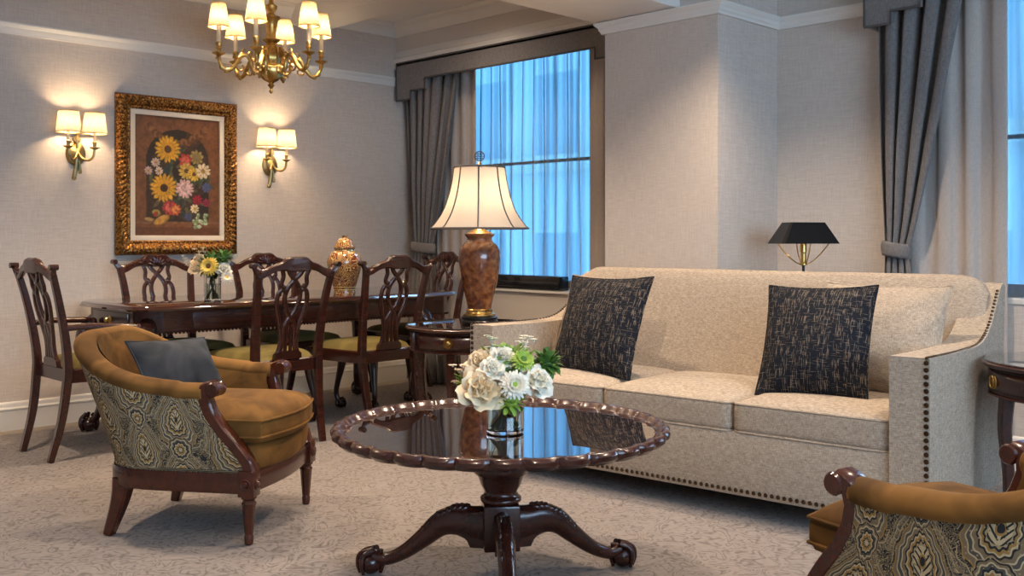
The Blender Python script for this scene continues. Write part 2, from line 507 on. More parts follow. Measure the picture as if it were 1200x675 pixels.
crown = [(0, 2.69), (.012, 2.69), (.016, 2.705), (.022, 2.715), (.03, 2.73), (.05, 2.752), (.062, 2.758), (.066, 2.775), (.078, 2.785), (.08, ZC + .01), (0, ZC + .01)]
base = [(0, 0), (.018, 0), (.018, .115), (.022, .12), (.022, .127), (.014, .135), (.012, .155), (.006, .163), (0, .165)]
molding('trim_3', [(XN, YL), (XB + .0, YL)], rail)
molding('trim_4', [(XN, YL), (3.92, YL)], crown)
molding('trim_5', [(4.21, YL), (XB, YL), (XB, 3.77)], crown)
crp = [(o * 1.25, ZR + (z - ZR) * 1.0) for o, z in rail]
molding('trim_6', [(4.62, 3.73), (4.5, 3.73), (4.5, 2.957), (XR, 2.957), (XR, 2.39)], crp)
molding('trim_7', [(XB, YL), (XB, 3.77)], [(0, 2.44), (.02, 2.44), (.024, 2.47), (.03, 2.50), (.035, 2.515), (.02, 2.53), (.006, 2.575), (0, 2.58)])
molding('baseboard_left', [(XN, YL), (5.08, YL)], base)
molding('baseboard_window', [(5.08, YL), (5.08, 3.73), (4.5, 3.73), (4.5, 2.957), (XR, 2.957), (XR, YN)], base)
# sills
struct(MB().box(5.055, XW + .02, 3.735, YL - .005, .735, .752, .004).build('trim_8', 'trim'))
struct(MB().box(XR - .008, XR + .25, WY0, WY1 + .02, SZ, SZ + .03, .004).build('trim_9', 'trim'))
# windows: frame and panes
def window(name, x, y0, y1, z0, z1, mull):
    b = MB()
    b.box(x, x + .05, y0, y0 + .05, z0, z1); b.box(x, x + .05, y1 - .05, y1, z0, z1)
    b.box(x, x + .05, y0, y1, z0, z0 + .06); b.box(x, x + .05, y0, y1, z1 - .05, z1)
    b.box(x - .01, x + .05, y0, y1, (z0 + z1) / 2 - .01, (z0 + z1) / 2 + .01)
    for k in mull: b.box(x - .01, x + .05, k - .04, k + .04, z0, z1)
    w_ = struct(b.build(name, 'winframe'))
    struct(MB().box(x + .02, x + .026, y0 + .03, y1 - .03, z0 + .03, z1 - .03, 0).build('pane', 'pane', w_))
window('window_1', XW + .05, 3.95, 5.95, .75, 2.62, [])
window('window_2', XR + .15, WY0, WY1, SZ + .03, 2.42, [1.1])
# carpet
carpet = MB().box(XN + .1, 4.86, YN + .1, 5.98, 0, .012, .004).build('carpet', 'carpet')
tag(carpet, 'beige grey carpet with a fine scrolling pattern covering the floor', 'carpet')
FZ = .013
# the building across the street
bl = thing('apartment_building', 'pale blue facade seen through the sheer curtains', 'building', (11, 3, -6))
MB().box(0, 3, -12, 14, 0, 15, .02).build('facade', 'facade', bl)
b = MB()
for k in range(5): b.box(-.25, 0, -12, 14, .9 + 2.4 * k, 1.15 + 2.4 * k, .02)
b.build('ledge', 'trim', bl)

# ------------------------------------------------------------------ curtains
def valance(name, label, x, steps, ztop, ret, group):
    """steps: outline (y, z) along the lower edge, high y to low y"""
    t = thing(name, label, 'valance', (0, 0, 0), 0, group)
    ys = [p[0] for p in steps]
    out = [(ys[0], ztop)] + steps + [(ys[-1], ztop)]
    b = MB().prism(out, .03, lambda a, c, h: (x + h, a, c))
    for ye in (ys[0], ys[-1]):
        z0 = min(steps[0][1], steps[-1][1])
        b.box(x + .025, x + ret, ye - (.02 if ye == ys[0] else 0), ye + (0 if ye == ys[0] else .02), z0, ztop, .001)
    b.box(x, x + ret, ys[-1], ys[0], ztop - .02, ztop, .001)
    b.build('board', 'drape', t, smooth=20)
    MB().tube([(x - .002, a, c) for a, c in steps], .007, 6).tube([(x - .002, a, c) for a, c in [(ys[0], steps[0][1]), (ys[0], ztop), (ys[-1], ztop)]], .007, 6).build('piping', 'pipe', t)
    return t
valance('valance', 'stepped grey fabric valance above the window behind the vase lamp', 4.855,
        [(6.13, 2.19), (5.955, 2.19), (5.955, 2.255), (5.79, 2.255), (5.79, 2.335), (4.106, 2.335), (4.106, 2.262), (3.94, 2.262), (3.94, 2.19), (3.745, 2.19)], 2.48, .025 + .02, 'window valances')
valance('valance', 'stepped grey fabric valance above the window at the right edge', 4.93,
        [(2.35, 2.21), (2.21, 2.21), (2.21, 2.275), (2.06, 2.275), (2.06, 2.34), (.20, 2.34), (.20, 2.275), (-.1, 2.275)], 2.60, .175, 'window valances')
def curtain(x, y_top, y_tie, y_bot, ztie, z0, z1, nf, amp, mat, seed=0, ny=90, nz=40, lean=0):
    """a gathered panel: (y0,y1) spans at top, tie and bottom"""
    rnd = random.Random(seed); ph = [rnd.uniform(-1.1, 1.1) for _ in range(nf + 2)]
    def f(u, w_):
        z = z0 + (z1 - z0) * w_
        if ztie is None: a, c = y_top; am = amp
        else:
            if z > ztie:
                t = (z - ztie) / (z1 - ztie); t = t ** .8
                a = y_tie[0] + (y_top[0] - y_tie[0]) * t; c = y_tie[1] + (y_top[1] - y_tie[1]) * t
                am = amp * (.35 + .65 * sstep(0, .5, t))
            else:
                t = (ztie - z) / (ztie - z0); t = 1 - (1 - t) ** 1.6
                a = y_tie[0] + (y_bot[0] - y_tie[0]) * t; c = y_tie[1] + (y_bot[1] - y_tie[1]) * t
                am = amp * (.35 + .65 * sstep(0, .6, t))
        k = u * nf
        i = int(k)
        wob = ph[min(i, nf)] * (1 - (k - i)) + ph[min(i + 1, nf + 1)] * (k - i)
        s_ = math.sin(2 * PI * k + wob + .25 * math.sin(3 * z + wob * 4))
        s_ = math.copysign(abs(s_) ** .8, s_)
        return (x + am * s_ * (1 + .25 * wob), a + (c - a) * u + (am * .35 if mat != 'sheer' else .021 * (1 + .5 * wob)) * math.sin(4 * PI * k if mat != 'sheer' else 2 * PI * k + 2 * wob), z)
    return MB().grid(f, ny, nz)
DW = 'drapes at the windows'
def tieback(y0, y1, x0, x1, z, parent, mat='drape'):
    cy, cx, ry, rx = (y0 + y1) / 2, (x0 + x1) / 2, (y1 - y0) / 2, (x1 - x0) / 2
    b = MB()
    b.grid(lambda u, w_: (cx + rx * math.cos(2 * PI * u) * (1 + .10 * math.sin(PI * w_)), cy + ry * math.sin(2 * PI * u) * (1 + .1 * math.sin(PI * w_)), z + (w_ - .5) * .075 + .01 * math.sin(2 * PI * u)), 28, 6, True)
    return b.build('tieback', mat, parent, solid=.004)
t = thing('drape', 'grey drape tied back at the corner beside the dining table', 'curtain', (0, 0, 0), 0, DW)
curtain(4.945, (6.09, 5.50), (6.02, 5.80), (6.08, 5.62), 1.05, .02, 2.36, 6, .042, 'drape', 3).build('panel', 'drape', t, smooth=180, solid=.004)
tieback(5.78, 6.04, 4.90, 4.98, 1.05, t)
t = thing('drape', 'narrow grey drape against the beige pier, right of the sheers', 'curtain', (0, 0, 0), 0, DW)
curtain(4.94, (4.07, 3.78), (3.92, 3.76), (4.0, 3.77), 1.05, .02, 2.36, 3, .035, 'drape', 5).build('panel', 'drape', t, smooth=180, solid=.004)
tieback(3.75, 3.93, 4.905, 4.975, 1.05, t)
t = thing('drape', 'blue grey drape tied back behind the right end of the sofa', 'curtain', (0, 0, 0), 0, DW)
curtain(5.015, (2.315, 1.86), (2.275, 2.160), (2.305, 2.05), 1.06, .02, 2.50, 4, .038, 'drape', 11).build('panel', 'drape', t, smooth=180, solid=.004)
tieback(2.15, 2.29, 4.972, 5.058, 1.06, t)
LW = 'beige curtains under the grey drapes'
def plain_curtain(label, *a, **k):
    o = curtain(*a, **k).build('curtain', 'lining', smooth=180, solid=.003); return tag(o, label, 'curtain', LW)
plain_curtain('beige curtain hanging between the grey corner drape and the blue sheers', 5.034, (5.84, 5.40), None, None, None, .02, 2.40, 4, .020, 'lining', 21)
plain_curtain('narrow beige curtain at the pier side of the blue sheers', 5.034, (4.32, 4.02), None, None, None, .02, 2.40, 2, .018, 'lining', 22)
plain_curtain('broad beige curtain right of the tied drape behind the sofa arm', 5.086, (2.24, 1.70), None, None, None, .02, 2.5, 4, .013, 'lining', 24)
def sheer(label, *a, **k):
    o = curtain(*a, **k).build('sheer_curtain', 'sheer', smooth=180); return tag(o, label, 'curtain', 'sheer window curtains')
sheer('translucent blue lit sheer curtain behind the table lamp', 5.20, (5.60, 4.15), None, None, None, .755, 2.60, 13, .034, 'sheer', 31, ny=260)
sheer('translucent blue sheer curtain at the right edge of the room', 5.20, (1.75, .15), None, None, None, .835, 2.45, 12, .03, 'sheer', 33, ny=240)
# dark unit on the sill
ac = thing('air_conditioner', 'long black glossy unit on the window sill right of the lamp vase', 'air conditioner', (5.118, 4.97, .752))
MB().rbox(.05, .365, .052, .012, 8, 0, (0, 0, .052)).build('case', 'black', ac)
MB().rbox(.012, .358, .022, .01, 6, 0, (-.048, 0, .042)).build('front_panel', 'black', ac)

# ------------------------------------------------------------------ dining table and chairs
def cabriole(b, base, out, h, r0=.036, r1=.018, knee=.05, foot=.038, claw=True):
    """cabriole leg: base = (x, y, z) top centre, out = (dx, dy) unit direction of the knee"""
    dx, dy = out; x, y, zt = base
    pr = [(0, 1.0, r0), (knee * .75, .90, r0 * 1.12), (knee, .80, r0 * 1.05), (knee * .75, .62, r0 * .82), (knee * .2, .40, r1 * 1.12), (-knee * .05, .24, r1), (knee * .25, .13, r1 * .95), (knee * .62, .075, r1 * 1.1)]
    pts = spline([(x + dx * o, y + dy * o, zt - h + h * t, r) for o, t, r in pr], 5)
    b.tube([p[:3] for p in pts], [p[3] for p in pts], 12, up=(dx, dy, 0))
    fx, fy = x + dx * knee * .75, y + dy * knee * .75
    z0 = zt - h
    if claw:
        b.ball((fx, fy, z0 + foot * .85), (foot, foot, foot * .85), 14)
        a0 = math.atan2(dy, dx)
        for k in (-1.05, 0, 1.05, PI):
            a = a0 + k; u, v_ = math.cos(a), math.sin(a)
            q = spline([(fx + u * foot * .35, fy + v_ * foot * .35, z0 + foot * 2.1), (fx + u * foot * .95, fy + v_ * foot * .95, z0 + foot * 1.5), (fx + u * foot * 1.08, fy + v_ * foot * 1.08, z0 + foot * .8), (fx + u * foot * .85, fy + v_ * foot * .85, z0 + foot * .15)], 4)
            b.tube(q, [foot * .24 * (1 - .4 * i / len(q)) for i in range(len(q))], 7)
    else:
        b.lathe([(.001, 0), (foot * .8, 0), (foot, .012), (foot * .9, .022), (foot * .45, .034)], 16, (fx, fy, z0))
    return b
TX0, TX1, TY0, TY1 = 2.24, 4.52, 4.95, 5.82
TZ = .765
tb = thing('dining_table', 'long polished dark wood dining table with carved claw feet', 'table', ((TX0 + TX1) / 2, (TY0 + TY1) / 2, FZ))
hx, hy = (TX1 - TX0) / 2, (TY1 - TY0) / 2
def canted(hx, hy, c, bow=0):
    pts = []
    def arc(p0, p1, p2, n=5):
        for i in range(n + 1):
            t = i / n
            pts.append(((1 - t) ** 2 * p0[0] + 2 * t * (1 - t) * p1[0] + t * t * p2[0], (1 - t) ** 2 * p0[1] + 2 * t * (1 - t) * p1[1] + t * t * p2[1]))
    for sx, sy in ((1, 1), (-1, 1), (-1, -1), (1, -1)):
        a, c_ = (sx * hx, sy * (hy - c)), (sx * (hx - c), sy * hy)
        k = (sx * (hx - c * .28), sy * (hy - c * .28))
        if sx * sy > 0: arc(a, k, c_)
        else: arc(c_, k, a)
    return pts
def layered(b, layers):
    """layers: list of (outline, z) stacked outlines of equal length"""
    n = len(layers[0][0]); vs, fs = [], []
    for o, z in layers: vs += [(p[0], p[1], z) for p in o]
    for k in range(len(layers) - 1):
        for i in range(n):
            j = (i + 1) % n
            fs.append((k * n + i, k * n + j, (k + 1) * n + j, (k + 1) * n + i))
    fs.append(list(range(n))[::-1]); fs.append([(len(layers) - 1) * n + i for i in range(n)])
    return b.add(vs, fs)
T0 = TZ - FZ
L = lambda d, z: (canted(hx - d, hy - d, .13 - d * .3), z)
layered(MB(), [L(.02, T0 - .032), L(.004, T0 - .028), L(0, T0 - .018), L(.006, T0 - .012), L(.010, T0 - .004), L(.018, T0)]).build('tabletop', 'mahogtop', tb, smooth=25)
ap = layered(MB(), [L(.055, T0 - .148), L(.05, T0 - .14), L(.05, T0 - .032)]).build('apron', 'mahog', tb, smooth=25)
b = MB()
oa = canted(hx - .045, hy - .045, .12)
per = []
for i in range(len(oa)):
    p, q = Vector(oa[i]), Vector(oa[(i + 1) % len(oa)])
    n = max(1, int((q - p).length / .022))
    per += [p.lerp(q, k / n) for k in range(n)]
for p in per: b.ball((p.x, p.y, T0 - .148), (.010, .010, .008), 6)
b.build('gadroon_edge', 'mahog', tb)
for sx in (-1, 1):
    d = MB().box(sx * (hx - .05) - .008, sx * (hx - .05) + .008, -.22, .22, T0 - .132, T0 - .045, .004).build('drawer', 'mahog', tb)
    MB().lathe([(.001, .030), (.012, .028), (.016, .02), (.008, .012), (.007, .004), (.02, .002), (.022, 0)], 16).xf(Matrix.Translation((sx * (hx - .042), 0, T0 - .088)) @ Matrix.Rotation(sx * PI / 2, 4, 'Y')).build('knob', 'brass', d)
b = MB()
for k in (-.55, 0, .55): b.box(k - .26, k + .26, -(hy - .05) - .006, -(hy - .05) + .006, T0 - .13, T0 - .045, .003)
b.build('drawer_front', 'mahog', tb)
for sx in (-1, 1):
    for sy in (-1, 1):
        d = Vector((sx, sy)).normalized()
        lx0 = hx - .12 if sx < 0 else hx - .36
        b = cabriole(MB(), (sx * lx0, sy * (hy - .12), T0 - .10), (d.x, d.y), T0 - .10, .05, .024, .085, .048)
        for k in range(5):
            a = (k - 2) * .5; kx, ky = sx * lx0 + d.x * .10, sy * (hy - .12) + d.y * .10
            b.ball((kx - d.y * .03 * a, ky + d.x * .03 * a, T0 - .17 - .02 * abs(a)), (.014, .014, .04), 8)
        b.build('leg', 'darkwood', tb)

def make_chair(name, label, group, arms=False, wide=0):
    t = thing(name, label, 'chair', (0, 0, FZ), 0, group)
    W = wide
    # rear posts with the rear legs in one sweep
    def rake(z):        # y of the back plane at height z
        return interp([0, .2, .45, .6, .8, 1.02], [-.315, -.265, -.235, -.25, -.29, -.345], z)
    def post(sx):
        pr = [(.175, 0, .017), (.185, .2, .021), (.195, .40, .023), (.195, .50, .023), (.203, .65, .021), (.213, .80, .019), (.223, .89, .018), (.230, .928, .017)]
        pts = spline([(sx * (x_ + W), rake(z), z, r) for x_, z, r in pr], 5)
        return MB().tube([p[:3] for p in pts], [(p[3], p[3] * .85) for p in pts], sec=RSQ, up=(1, 0, 0))
    for sx in (-1, 1): post(sx).build('back_post', 'mahog', t, smooth=40)
    # crest rail: serpentine with upturned ears
    cz = spline([(0, 1.006), (.045, 1.008), (.072, .998), (.092, .982), (.135, .968), (.18, .948), (.215, .942), (.24, .954), (.264, .976)], 5)
    cl = spline([(0, .928), (.05, .928), (.085, .934), (.11, .935), (.145, .927), (.185, .904), (.212, .893), (.238, .91), (.264, .950)], 5)
    full = [(-x_, zt, zb) for (x_, zt), (_, zb) in zip(cz[::-1], cl[::-1])][:-1] + [(x_, zt, zb) for (x_, zt), (_, zb) in zip(cz, cl)]
    b = MB(); vs, fs = [], []
    for x_, zt, zb in full:
        xx = x_ * (1 + W / .24)
        th = .016 + .004 * math.cos(x_ * 12)
        ro = rake((zt + zb) / 2)
        for (dy, z) in ((-th, zb + .006), (-th, zt - .008), (-th * .4, zt), (th * .4, zt), (th, zt - .008), (th, zb + .006), (th * .5, zb), (-th * .5, zb)):
            vs.append((xx, ro + dy, z))
    n = len(full)
    for i in range(n - 1):
        for k in range(8):
            l = (k + 1) % 8; fs.append((i * 8 + k, (i + 1) * 8 + k, (i + 1) * 8 + l, i * 8 + l))
    fs.append(list(range(8))); fs.append([(n - 1) * 8 + k for k in range(8)][::-1])
    b.add(vs, fs)
    for sx in (-1, 1):
        b.tube([(sx * (.260 + W), rake(.964) - .021, .964), (sx * (.260 + W), rake(.964) + .021, .964)], .015, 10)
    cr = b.build('crest_rail', 'mahog', t, smooth=45)
    b = MB()
    for k in range(-3, 4):          # carved shell on the front of the crest
        a = k * .42
        R = Matrix.Rotation(a, 3, 'Y')
        b.ball((.036 * math.sin(a), rake(.965) + .022, .934 + .036 * math.cos(a)), (.0085, .009, .027), 8, R)
    for sx in (-1, 1):
        b.ball((sx * .078, rake(.965) + .018, .966), (.018, .010, .014), 8); b.ball((sx * .105, rake(.955) + .017, .955), (.016, .009, .009), 8)
    b.build('shell_carving', 'mahog', cr)
    # pierced splat of interlaced ribbons
    def rib(b, pts, w=.0115, th=.0085):
        q = spline(pts, 6)
        b.tube([(x_, rake(z), z) for x_, z in q], [(w, th)] * len(q), sec=RSQ, up=None if False else (0, 1, 0)) if False else b.tube([(x_, rake(z), z) for x_, z in q], [(th, w)] * len(q), sec=RSQ, up=(0, 1, 0))
    b = MB()
    for s_ in (-1, 1):
        rib(b, [(-.05 * s_, .95), (-.03 * s_, .915), (.005 * s_, .88), (.038 * s_, .835), (.046 * s_, .78), (.025 * s_, .715), (-.012 * s_, .67), (-.034 * s_, .62), (-.036 * s_, .56), (-.046 * s_, .51), (-.068 * s_, .475)])
        rib(b, [(.042 * s_, .812), (.062 * s_, .835), (.086 * s_, .815), (.094 * s_, .765), (.080 * s_, .70), (.058 * s_, .63), (.046 * s_, .56), (.056 * s_, .505), (.070 * s_, .475)], .011)
        rib(b, [(.085 * s_, .945), (.072 * s_, .905), (.078 * s_, .865), (.068 * s_, .845), (.056 * s_, .855)], .010)
        rib(b, [(.014 * s_, .665), (.012 * s_, .58), (.018 * s_, .47)], .008)
    b.prism([(-.085, .455), (.085, .455), (.082, .485), (.06, .50), (-.06, .50), (-.082, .485)], 1, lambda a, c, h: (a, rake(c) + (h - .5) * .024, c))
    b.build('splat', 'mahog', t, smooth=45)
    # seat frame and slip seat
    fw, rw, ds, zs = .268 + W, .205 + W, .24, .455
    def ring(z, g=0): return [(-rw + g, -.235 + g), (rw - g, -.235 + g), (fw - g, ds - .03), (fw - .03 - g, ds - g), (-fw + .03 + g, ds - g), (-fw + g, ds - .03)]
    layered(MB(), [(ring(.385), .385), (ring(zs - .006), zs - .006), (ring(zs, .008), zs)]).build('seat_frame', 'mahog', t, smooth=30)
    def seat(u, v_):
        a, c = u * 2 - 1, v_
        wdt = (rw - .02) * (1 - c) + (fw - .012) * c
        e = max(0, 1 - abs(a) ** 5) ** .5 * max(0, 1 - abs(2 * c - 1) ** 6) ** .5
        return (a * wdt, -.215 + c * (ds + .205), zs - .004 + .048 * e ** .8)
    MB().grid(seat, 22, 20).build('seat_cushion', 'olive', t, smooth=180)
    for s_ in (-1, 1):
        d = Vector((s_ * .55, 1)).normalized()
        cabriole(MB(), (s_ * (fw - .045), ds - .045, .42), (d.x, d.y), .42, .030, .0165, .042, .032).build('leg', 'darkwood', t)
    if arms:
        for s_ in (-1, 1):
            q = spline([(s_ * (.205 + W), -.255, .66), (s_ * (.235 + W), -.15, .665), (s_ * (.262 + W), -.02, .66), (s_ * (.268 + W), .055, .655), (s_ * (.273 + W), .085, .645)], 6)
            b = MB().tube(q, [(.016, .02)] * len(q), 10, up=(0, 0, 1))
            b.ball(q[-1], .024, 10)
            q = spline([(s_ * (.268 + W), .07, .648), (s_ * (.272 + W), .03, .58), (s_ * (.262 + W), .04, .50), (s_ * (.255 + W), .07, .42)], 5)
            b.tube(q, [(.017, .014)] * len(q), 10, up=(0, 1, 0))
            b.build('armrest', 'mahog', t)
    return t
CG = 'dining chairs with pierced splats'
c1 = make_chair('dining_chair', 'dining chair with its back to the camera, right behind the mustard armchair', CG)
c1.location = (2.93, 4.88, FZ)
dup(c1, (3.62, 4.88, FZ), 0, 'dining chair with its back to the camera, beside the round lamp table', CG)
dup(c1, (2.80, 5.60, FZ), PI, 'dining chair facing the camera under the flower painting, behind the small bouquet', CG)
dup(c1, (3.56, 5.60, FZ), PI, 'dining chair facing the camera between painting and red gilt jar, mostly hidden', CG)
dup(c1, (4.50, 5.50, FZ), PI / 2, 'dining chair at the window end of the table, half behind the vase lamp', CG)
c5 = make_chair('dining_armchair', 'dark dining armchair alone at the left end of the table by the wall', CG, True, .012)
c5.location = (2.17, 5.26, FZ); c5.rotation_euler.z = -PI / 2

# ------------------------------------------------------------------ round pie-crust coffee table
ct = thing('coffee_table', 'round scalloped coffee table with dark mirror top on a carved tripod', 'coffee table', (2.230, 2.281, FZ))
Rt, zt = .54, .516 - FZ
def scal(t, amp): return 1 - amp * (1 - abs(math.sin(t * 17)) ** .6)
prof = [(.30, zt - .034), (.47, zt - .034), (.52, zt - .026), (.538, zt - .012), (.540, zt), (.534, zt + .009), (.524, zt + .012), (.514, zt + .008), (.507, zt - .002), (.500, zt - .006), (.49, zt - .009)]
MB().lathe(prof, 34 * 9, mod=lambda t, r, z: r * (scal(t, .028) if r > .48 else 1), cap=True).build('pie_crust_rim', 'mahog', ct, smooth=40)
MB().lathe([(.495, zt - .014), (.495, zt - .0065)], 96).build('tabletop', 'glasstop', ct, smooth=30)
prof = [(.001, .435), (.16, .435), (.16, .45), (.20, .455), (.20, .470), (.001, .470)]
MB().lathe(prof, 32).build('top_block', 'mahog', ct)
prof = [(.050, .255), (.058, .262), (.066, .268), (.066, .278), (.058, .284), (.052, .294), (.054, .30), (.064, .318), (.072, .342), (.076, .350), (.086, .357), (.090, .374), (.087, .394), (.076, .410), (.062, .416), (.062, .424), (.075, .432), (.075, .45)]
MB().lathe(prof, 36).build('pedestal', 'mahog', ct, smooth=60)
MB().box(-.058, .058, -.058, .058, .115, .26, .008).xf(Matrix.Rotation(-PI / 4 + .1, 4, 'Z')).build('leg_block', 'mahog', ct)
ANG = [math.radians(a) - PI / 4 for a in (22, 168, 275)]     # about the view axis
for a in ANG:
    u, w_ = math.cos(a), math.sin(a)
    pr = [(.03, .182, .034, .066), (.09, .186, .032, .058), (.145, .194, .030, .050), (.20, .178, .029, .040), (.255, .132, .027, .031), (.32, .082, .024, .024), (.375, .055, .022, .021), (.41, .053, .022, .022), (.430, .058, .024, .024)]
    q = spline(pr, 6)
    b = MB().tube([(u * r, w_ * r, z) for r, z, _, _ in q], [(hh, hw) for _, _, hw, hh in q], 14, up=(0, 0, 1))
    b.box(.0, .115, -.028, .028, .145, .275, .006).xf(Matrix.Rotation(a, 4, 'Z'), len(b.v) - 0) if False else None
    s0 = len(b.v)
    b.prism([(.02, .115), (.095, .115), (.105, .135), (.13, .16), (.12, .22), (.02, .24)], 1, lambda p, z, h: (p, (h - .5) * .05, z)).xf(Matrix.Rotation(a, 4, 'Z'), s0)
    fx, fy = u * .492, w_ * .492
    s0 = len(b.v)
    b.ball((.440, 0, .036), (.038, .038, .036), 16)
    for k in (-1.15, -.4, .4, 1.15, PI):
        cu, cv = math.cos(k), math.sin(k)
        qq = spline([(.418 + cu * .012, cv * .016, .082), (.440 + cu * .034, cv * .034, .066), (.440 + cu * .042, cv * .042, .036), (.440 + cu * .034, cv * .034, .006)], 4)
        b.tube(qq, [.0105 * (1 - .45 * i / len(qq)) for i in range(len(qq))], 7)
    for k in range(9):                      # acanthus carving on the knee
        rr = .115 + .017 * k; zz = interp([p[0] for p in pr], [p[1] for p in pr], rr) + interp([p[0] for p in pr], [p[3] for p in pr], rr)
        for sy in (-1, 1):
            b.ball((rr, sy * .014, zz - .008), (.018, .008, .012), 7, Matrix.Rotation(sy * .5, 3, 'Z') @ Matrix.Rotation(.3 + .06 * k, 3, 'Y'))
        b.ball((rr + .006, 0, zz - .003), (.012, .006, .007), 6)
    b.xf(Matrix.Rotation(a, 4, 'Z'), s0)
    b.build('leg', 'mahog', ct, smooth=60)
MB().lathe([(.001, .085), (.014, .089), (.02, .098), (.014, .108), (.05, .116)], 20).build('drop_finial', 'mahog', ct)

# ------------------------------------------------------------------ round drum side tables
def drum(label, loc, rz, R=.35, H=.66):
    t = thing('side_table', label, 'side table', (*loc, FZ), rz, 'round drum side tables')
    H -= FZ
    MB().lathe([(R - .03, H - .028), (R - .008, H - .026), (R - .002, H - .02), (R, H - .012), (R - .006, H - .007), (R - .016, H - .006)], 96).build('tabletop', 'mahog', t, smooth=40)
    MB().lathe([(R - .012, H - .006), (R - .010, H - .003), (R - .012, H)], 96).build('glass_top', 'glasstop', t, smooth=30)
    MB().lathe([(R - .03, H - .135), (R - .022, H - .132), (R - .022, H - .126), (R - .03, H - .122), (R - .03, H - .034), (R - .024, H - .03), (R - .022, H - .026)], 96).build('drum', 'mahog', t, smooth=30)
    for k in range(4):
        a0 = PI / 4 + k * PI / 2
        b = MB()
        b.grid(lambda u, v_: ((R - .026) * math.cos(a0 + (u - .5) * 1.3), (R - .026) * math.sin(a0 + (u - .5) * 1.3), H - .116 + v_ * .078), 20, 2)
        d = b.build('drawer', 'mahog', t, solid=.006)
        p = Matrix.Rotation(a0, 4, 'Z') @ Matrix.Translation((R - .022, 0, H - .078)) @ Matrix.Rotation(PI / 2, 4, 'Y')
        b = MB().lathe([(.001, .008), (.008, .006), (.012, .003), (.026, .004), (.028, 0)], 24)
        b.tube([(.022 * math.cos(i * PI / 10), .022 * math.sin(i * PI / 10), .008) for i in range(20)], .003, 6, closed=True)
        b.xf(p).build('ring_pull', 'brass', d)
    for k in range(4):
        a = k * PI / 2; u, v_ = math.cos(a + PI / 4), math.sin(a + PI / 4)
        q = spline([(R - .07, H - .13, .024), (R - .062, H * .6, .021), (R - .075, H * .34, .018), (R - .07, H * .13, .015), (R - .035, 0, .014)], 6)
        MB().tube([(u * r, v_ * r, z) for r, z, _ in q], [w_ for _, _, w_ in q], sec=RSQ, up=(-v_, u, 0)).build('leg', 'mahog', t, smooth=40)
        MB().box(R - .03, R - .015, -.012, .012, H - .128, H - .034, .002).xf(Matrix.Rotation(a, 4, 'Z')).build('stile', 'mahog', t)
    return t
drum('round dark wood drum table under the vase lamp at the left sofa arm', (3.635, 3.95), math.radians(162))
drum('round dark wood drum table cut by the right edge, beside the sofa arm', (4.118, 1.105), math.radians(85))

# ------------------------------------------------------------------ vase lamp
lx, ly_, lz = 3.672, 3.92, .66
lp = thing('table_lamp', 'table lamp with brown lacquer vase body and ivory bell shade', 'lamp', (lx, ly_, lz))
MB().lathe([(.001, 0), (.098, 0), (.10, .012), (.094, .022), (.098, .026), (.098, .036), (.085, .042)], 40).build('foot', 'blackmetal', lp)
MB().lathe([(.084, .040), (.088, .046), (.086, .052), (.074, .056), (.070, .066), (.072, .074), (.066, .08)], 40).build('brass_collar', 'brass', lp)
MB().lathe([(.064, .078), (.066, .10), (.078, .15), (.095, .22), (.108, .29), (.114, .35), (.112, .39), (.098, .42), (.078, .437), (.068, .447), (.068, .462), (.08, .474), (.082, .482), (.07, .486)], 48).build('vase_body', 'vasebrown', lp, smooth=60)
MB().lathe([(.07, .484), (.045, .50), (.02, .512), (.014, .52), (.012, .60), (.016, .605), (.012, .61), (.006, .62), (.005, .855), (.012, .86), (.006, .872), (.001, .875)], 24).build('stem', 'brass', lp)
bell = spline([(.262, .512), (.238, .535), (.195, .60), (.165, .68), (.146, .76), (.134, .842)], 8)
def bellmod(t, r, z): return r * (1 + .018 * abs(math.cos(4 * t)) ** .7 - .009)
sh = MB().lathe(bell, 64, mod=bellmod, cap=False).build('lamp_shade', 'shadew', lp, smooth=180)
b = MB()
for k in range(8):
    a = k * PI / 4
    b.tube([(bellmod(a, r, z) * math.cos(a) * 1.004, bellmod(a, r, z) * math.sin(a) * 1.004, z) for r, z in bell], .0042, 6)
for r, z in (bell[0], bell[-1]):
    b.tube([(bellmod(i * PI / 32, r, z) * math.cos(i * PI / 32) * 1.003, bellmod(i * PI / 32, r, z) * math.sin(i * PI / 32) * 1.003, z) for i in range(64)], .0055, 6, closed=True)
b.build('shade_trim', 'pipe', sh)
b = MB()
for k in range(3): b.tube([(0, 0, .845), (.134 * math.cos(k * 2.094), .134 * math.sin(k * 2.094), .84)], .002, 5)
b.build('shade_spider', 'brassdull', sh)
# fretwork medallion finial, facing the room
b = MB()
R_ = Matrix.Translation((0, 0, .902)) @ Matrix.Rotation(-PI / 4, 4, 'Z')
b.tube([(.026 * math.cos(i * PI / 14), 0, .026 * math.sin(i * PI / 14)) for i in range(28)], .0028, 6, closed=True)
for dx_ in (-.009, .009): b.tube([(dx_, 0, -.024), (dx_, 0, .024)], .0022, 5)
for dz in (-.012, 0, .012): b.tube([(-.023, 0, dz), (.023, 0, dz)], .0022, 5)
b.xf(R_).build('finial', 'pipe', lp)

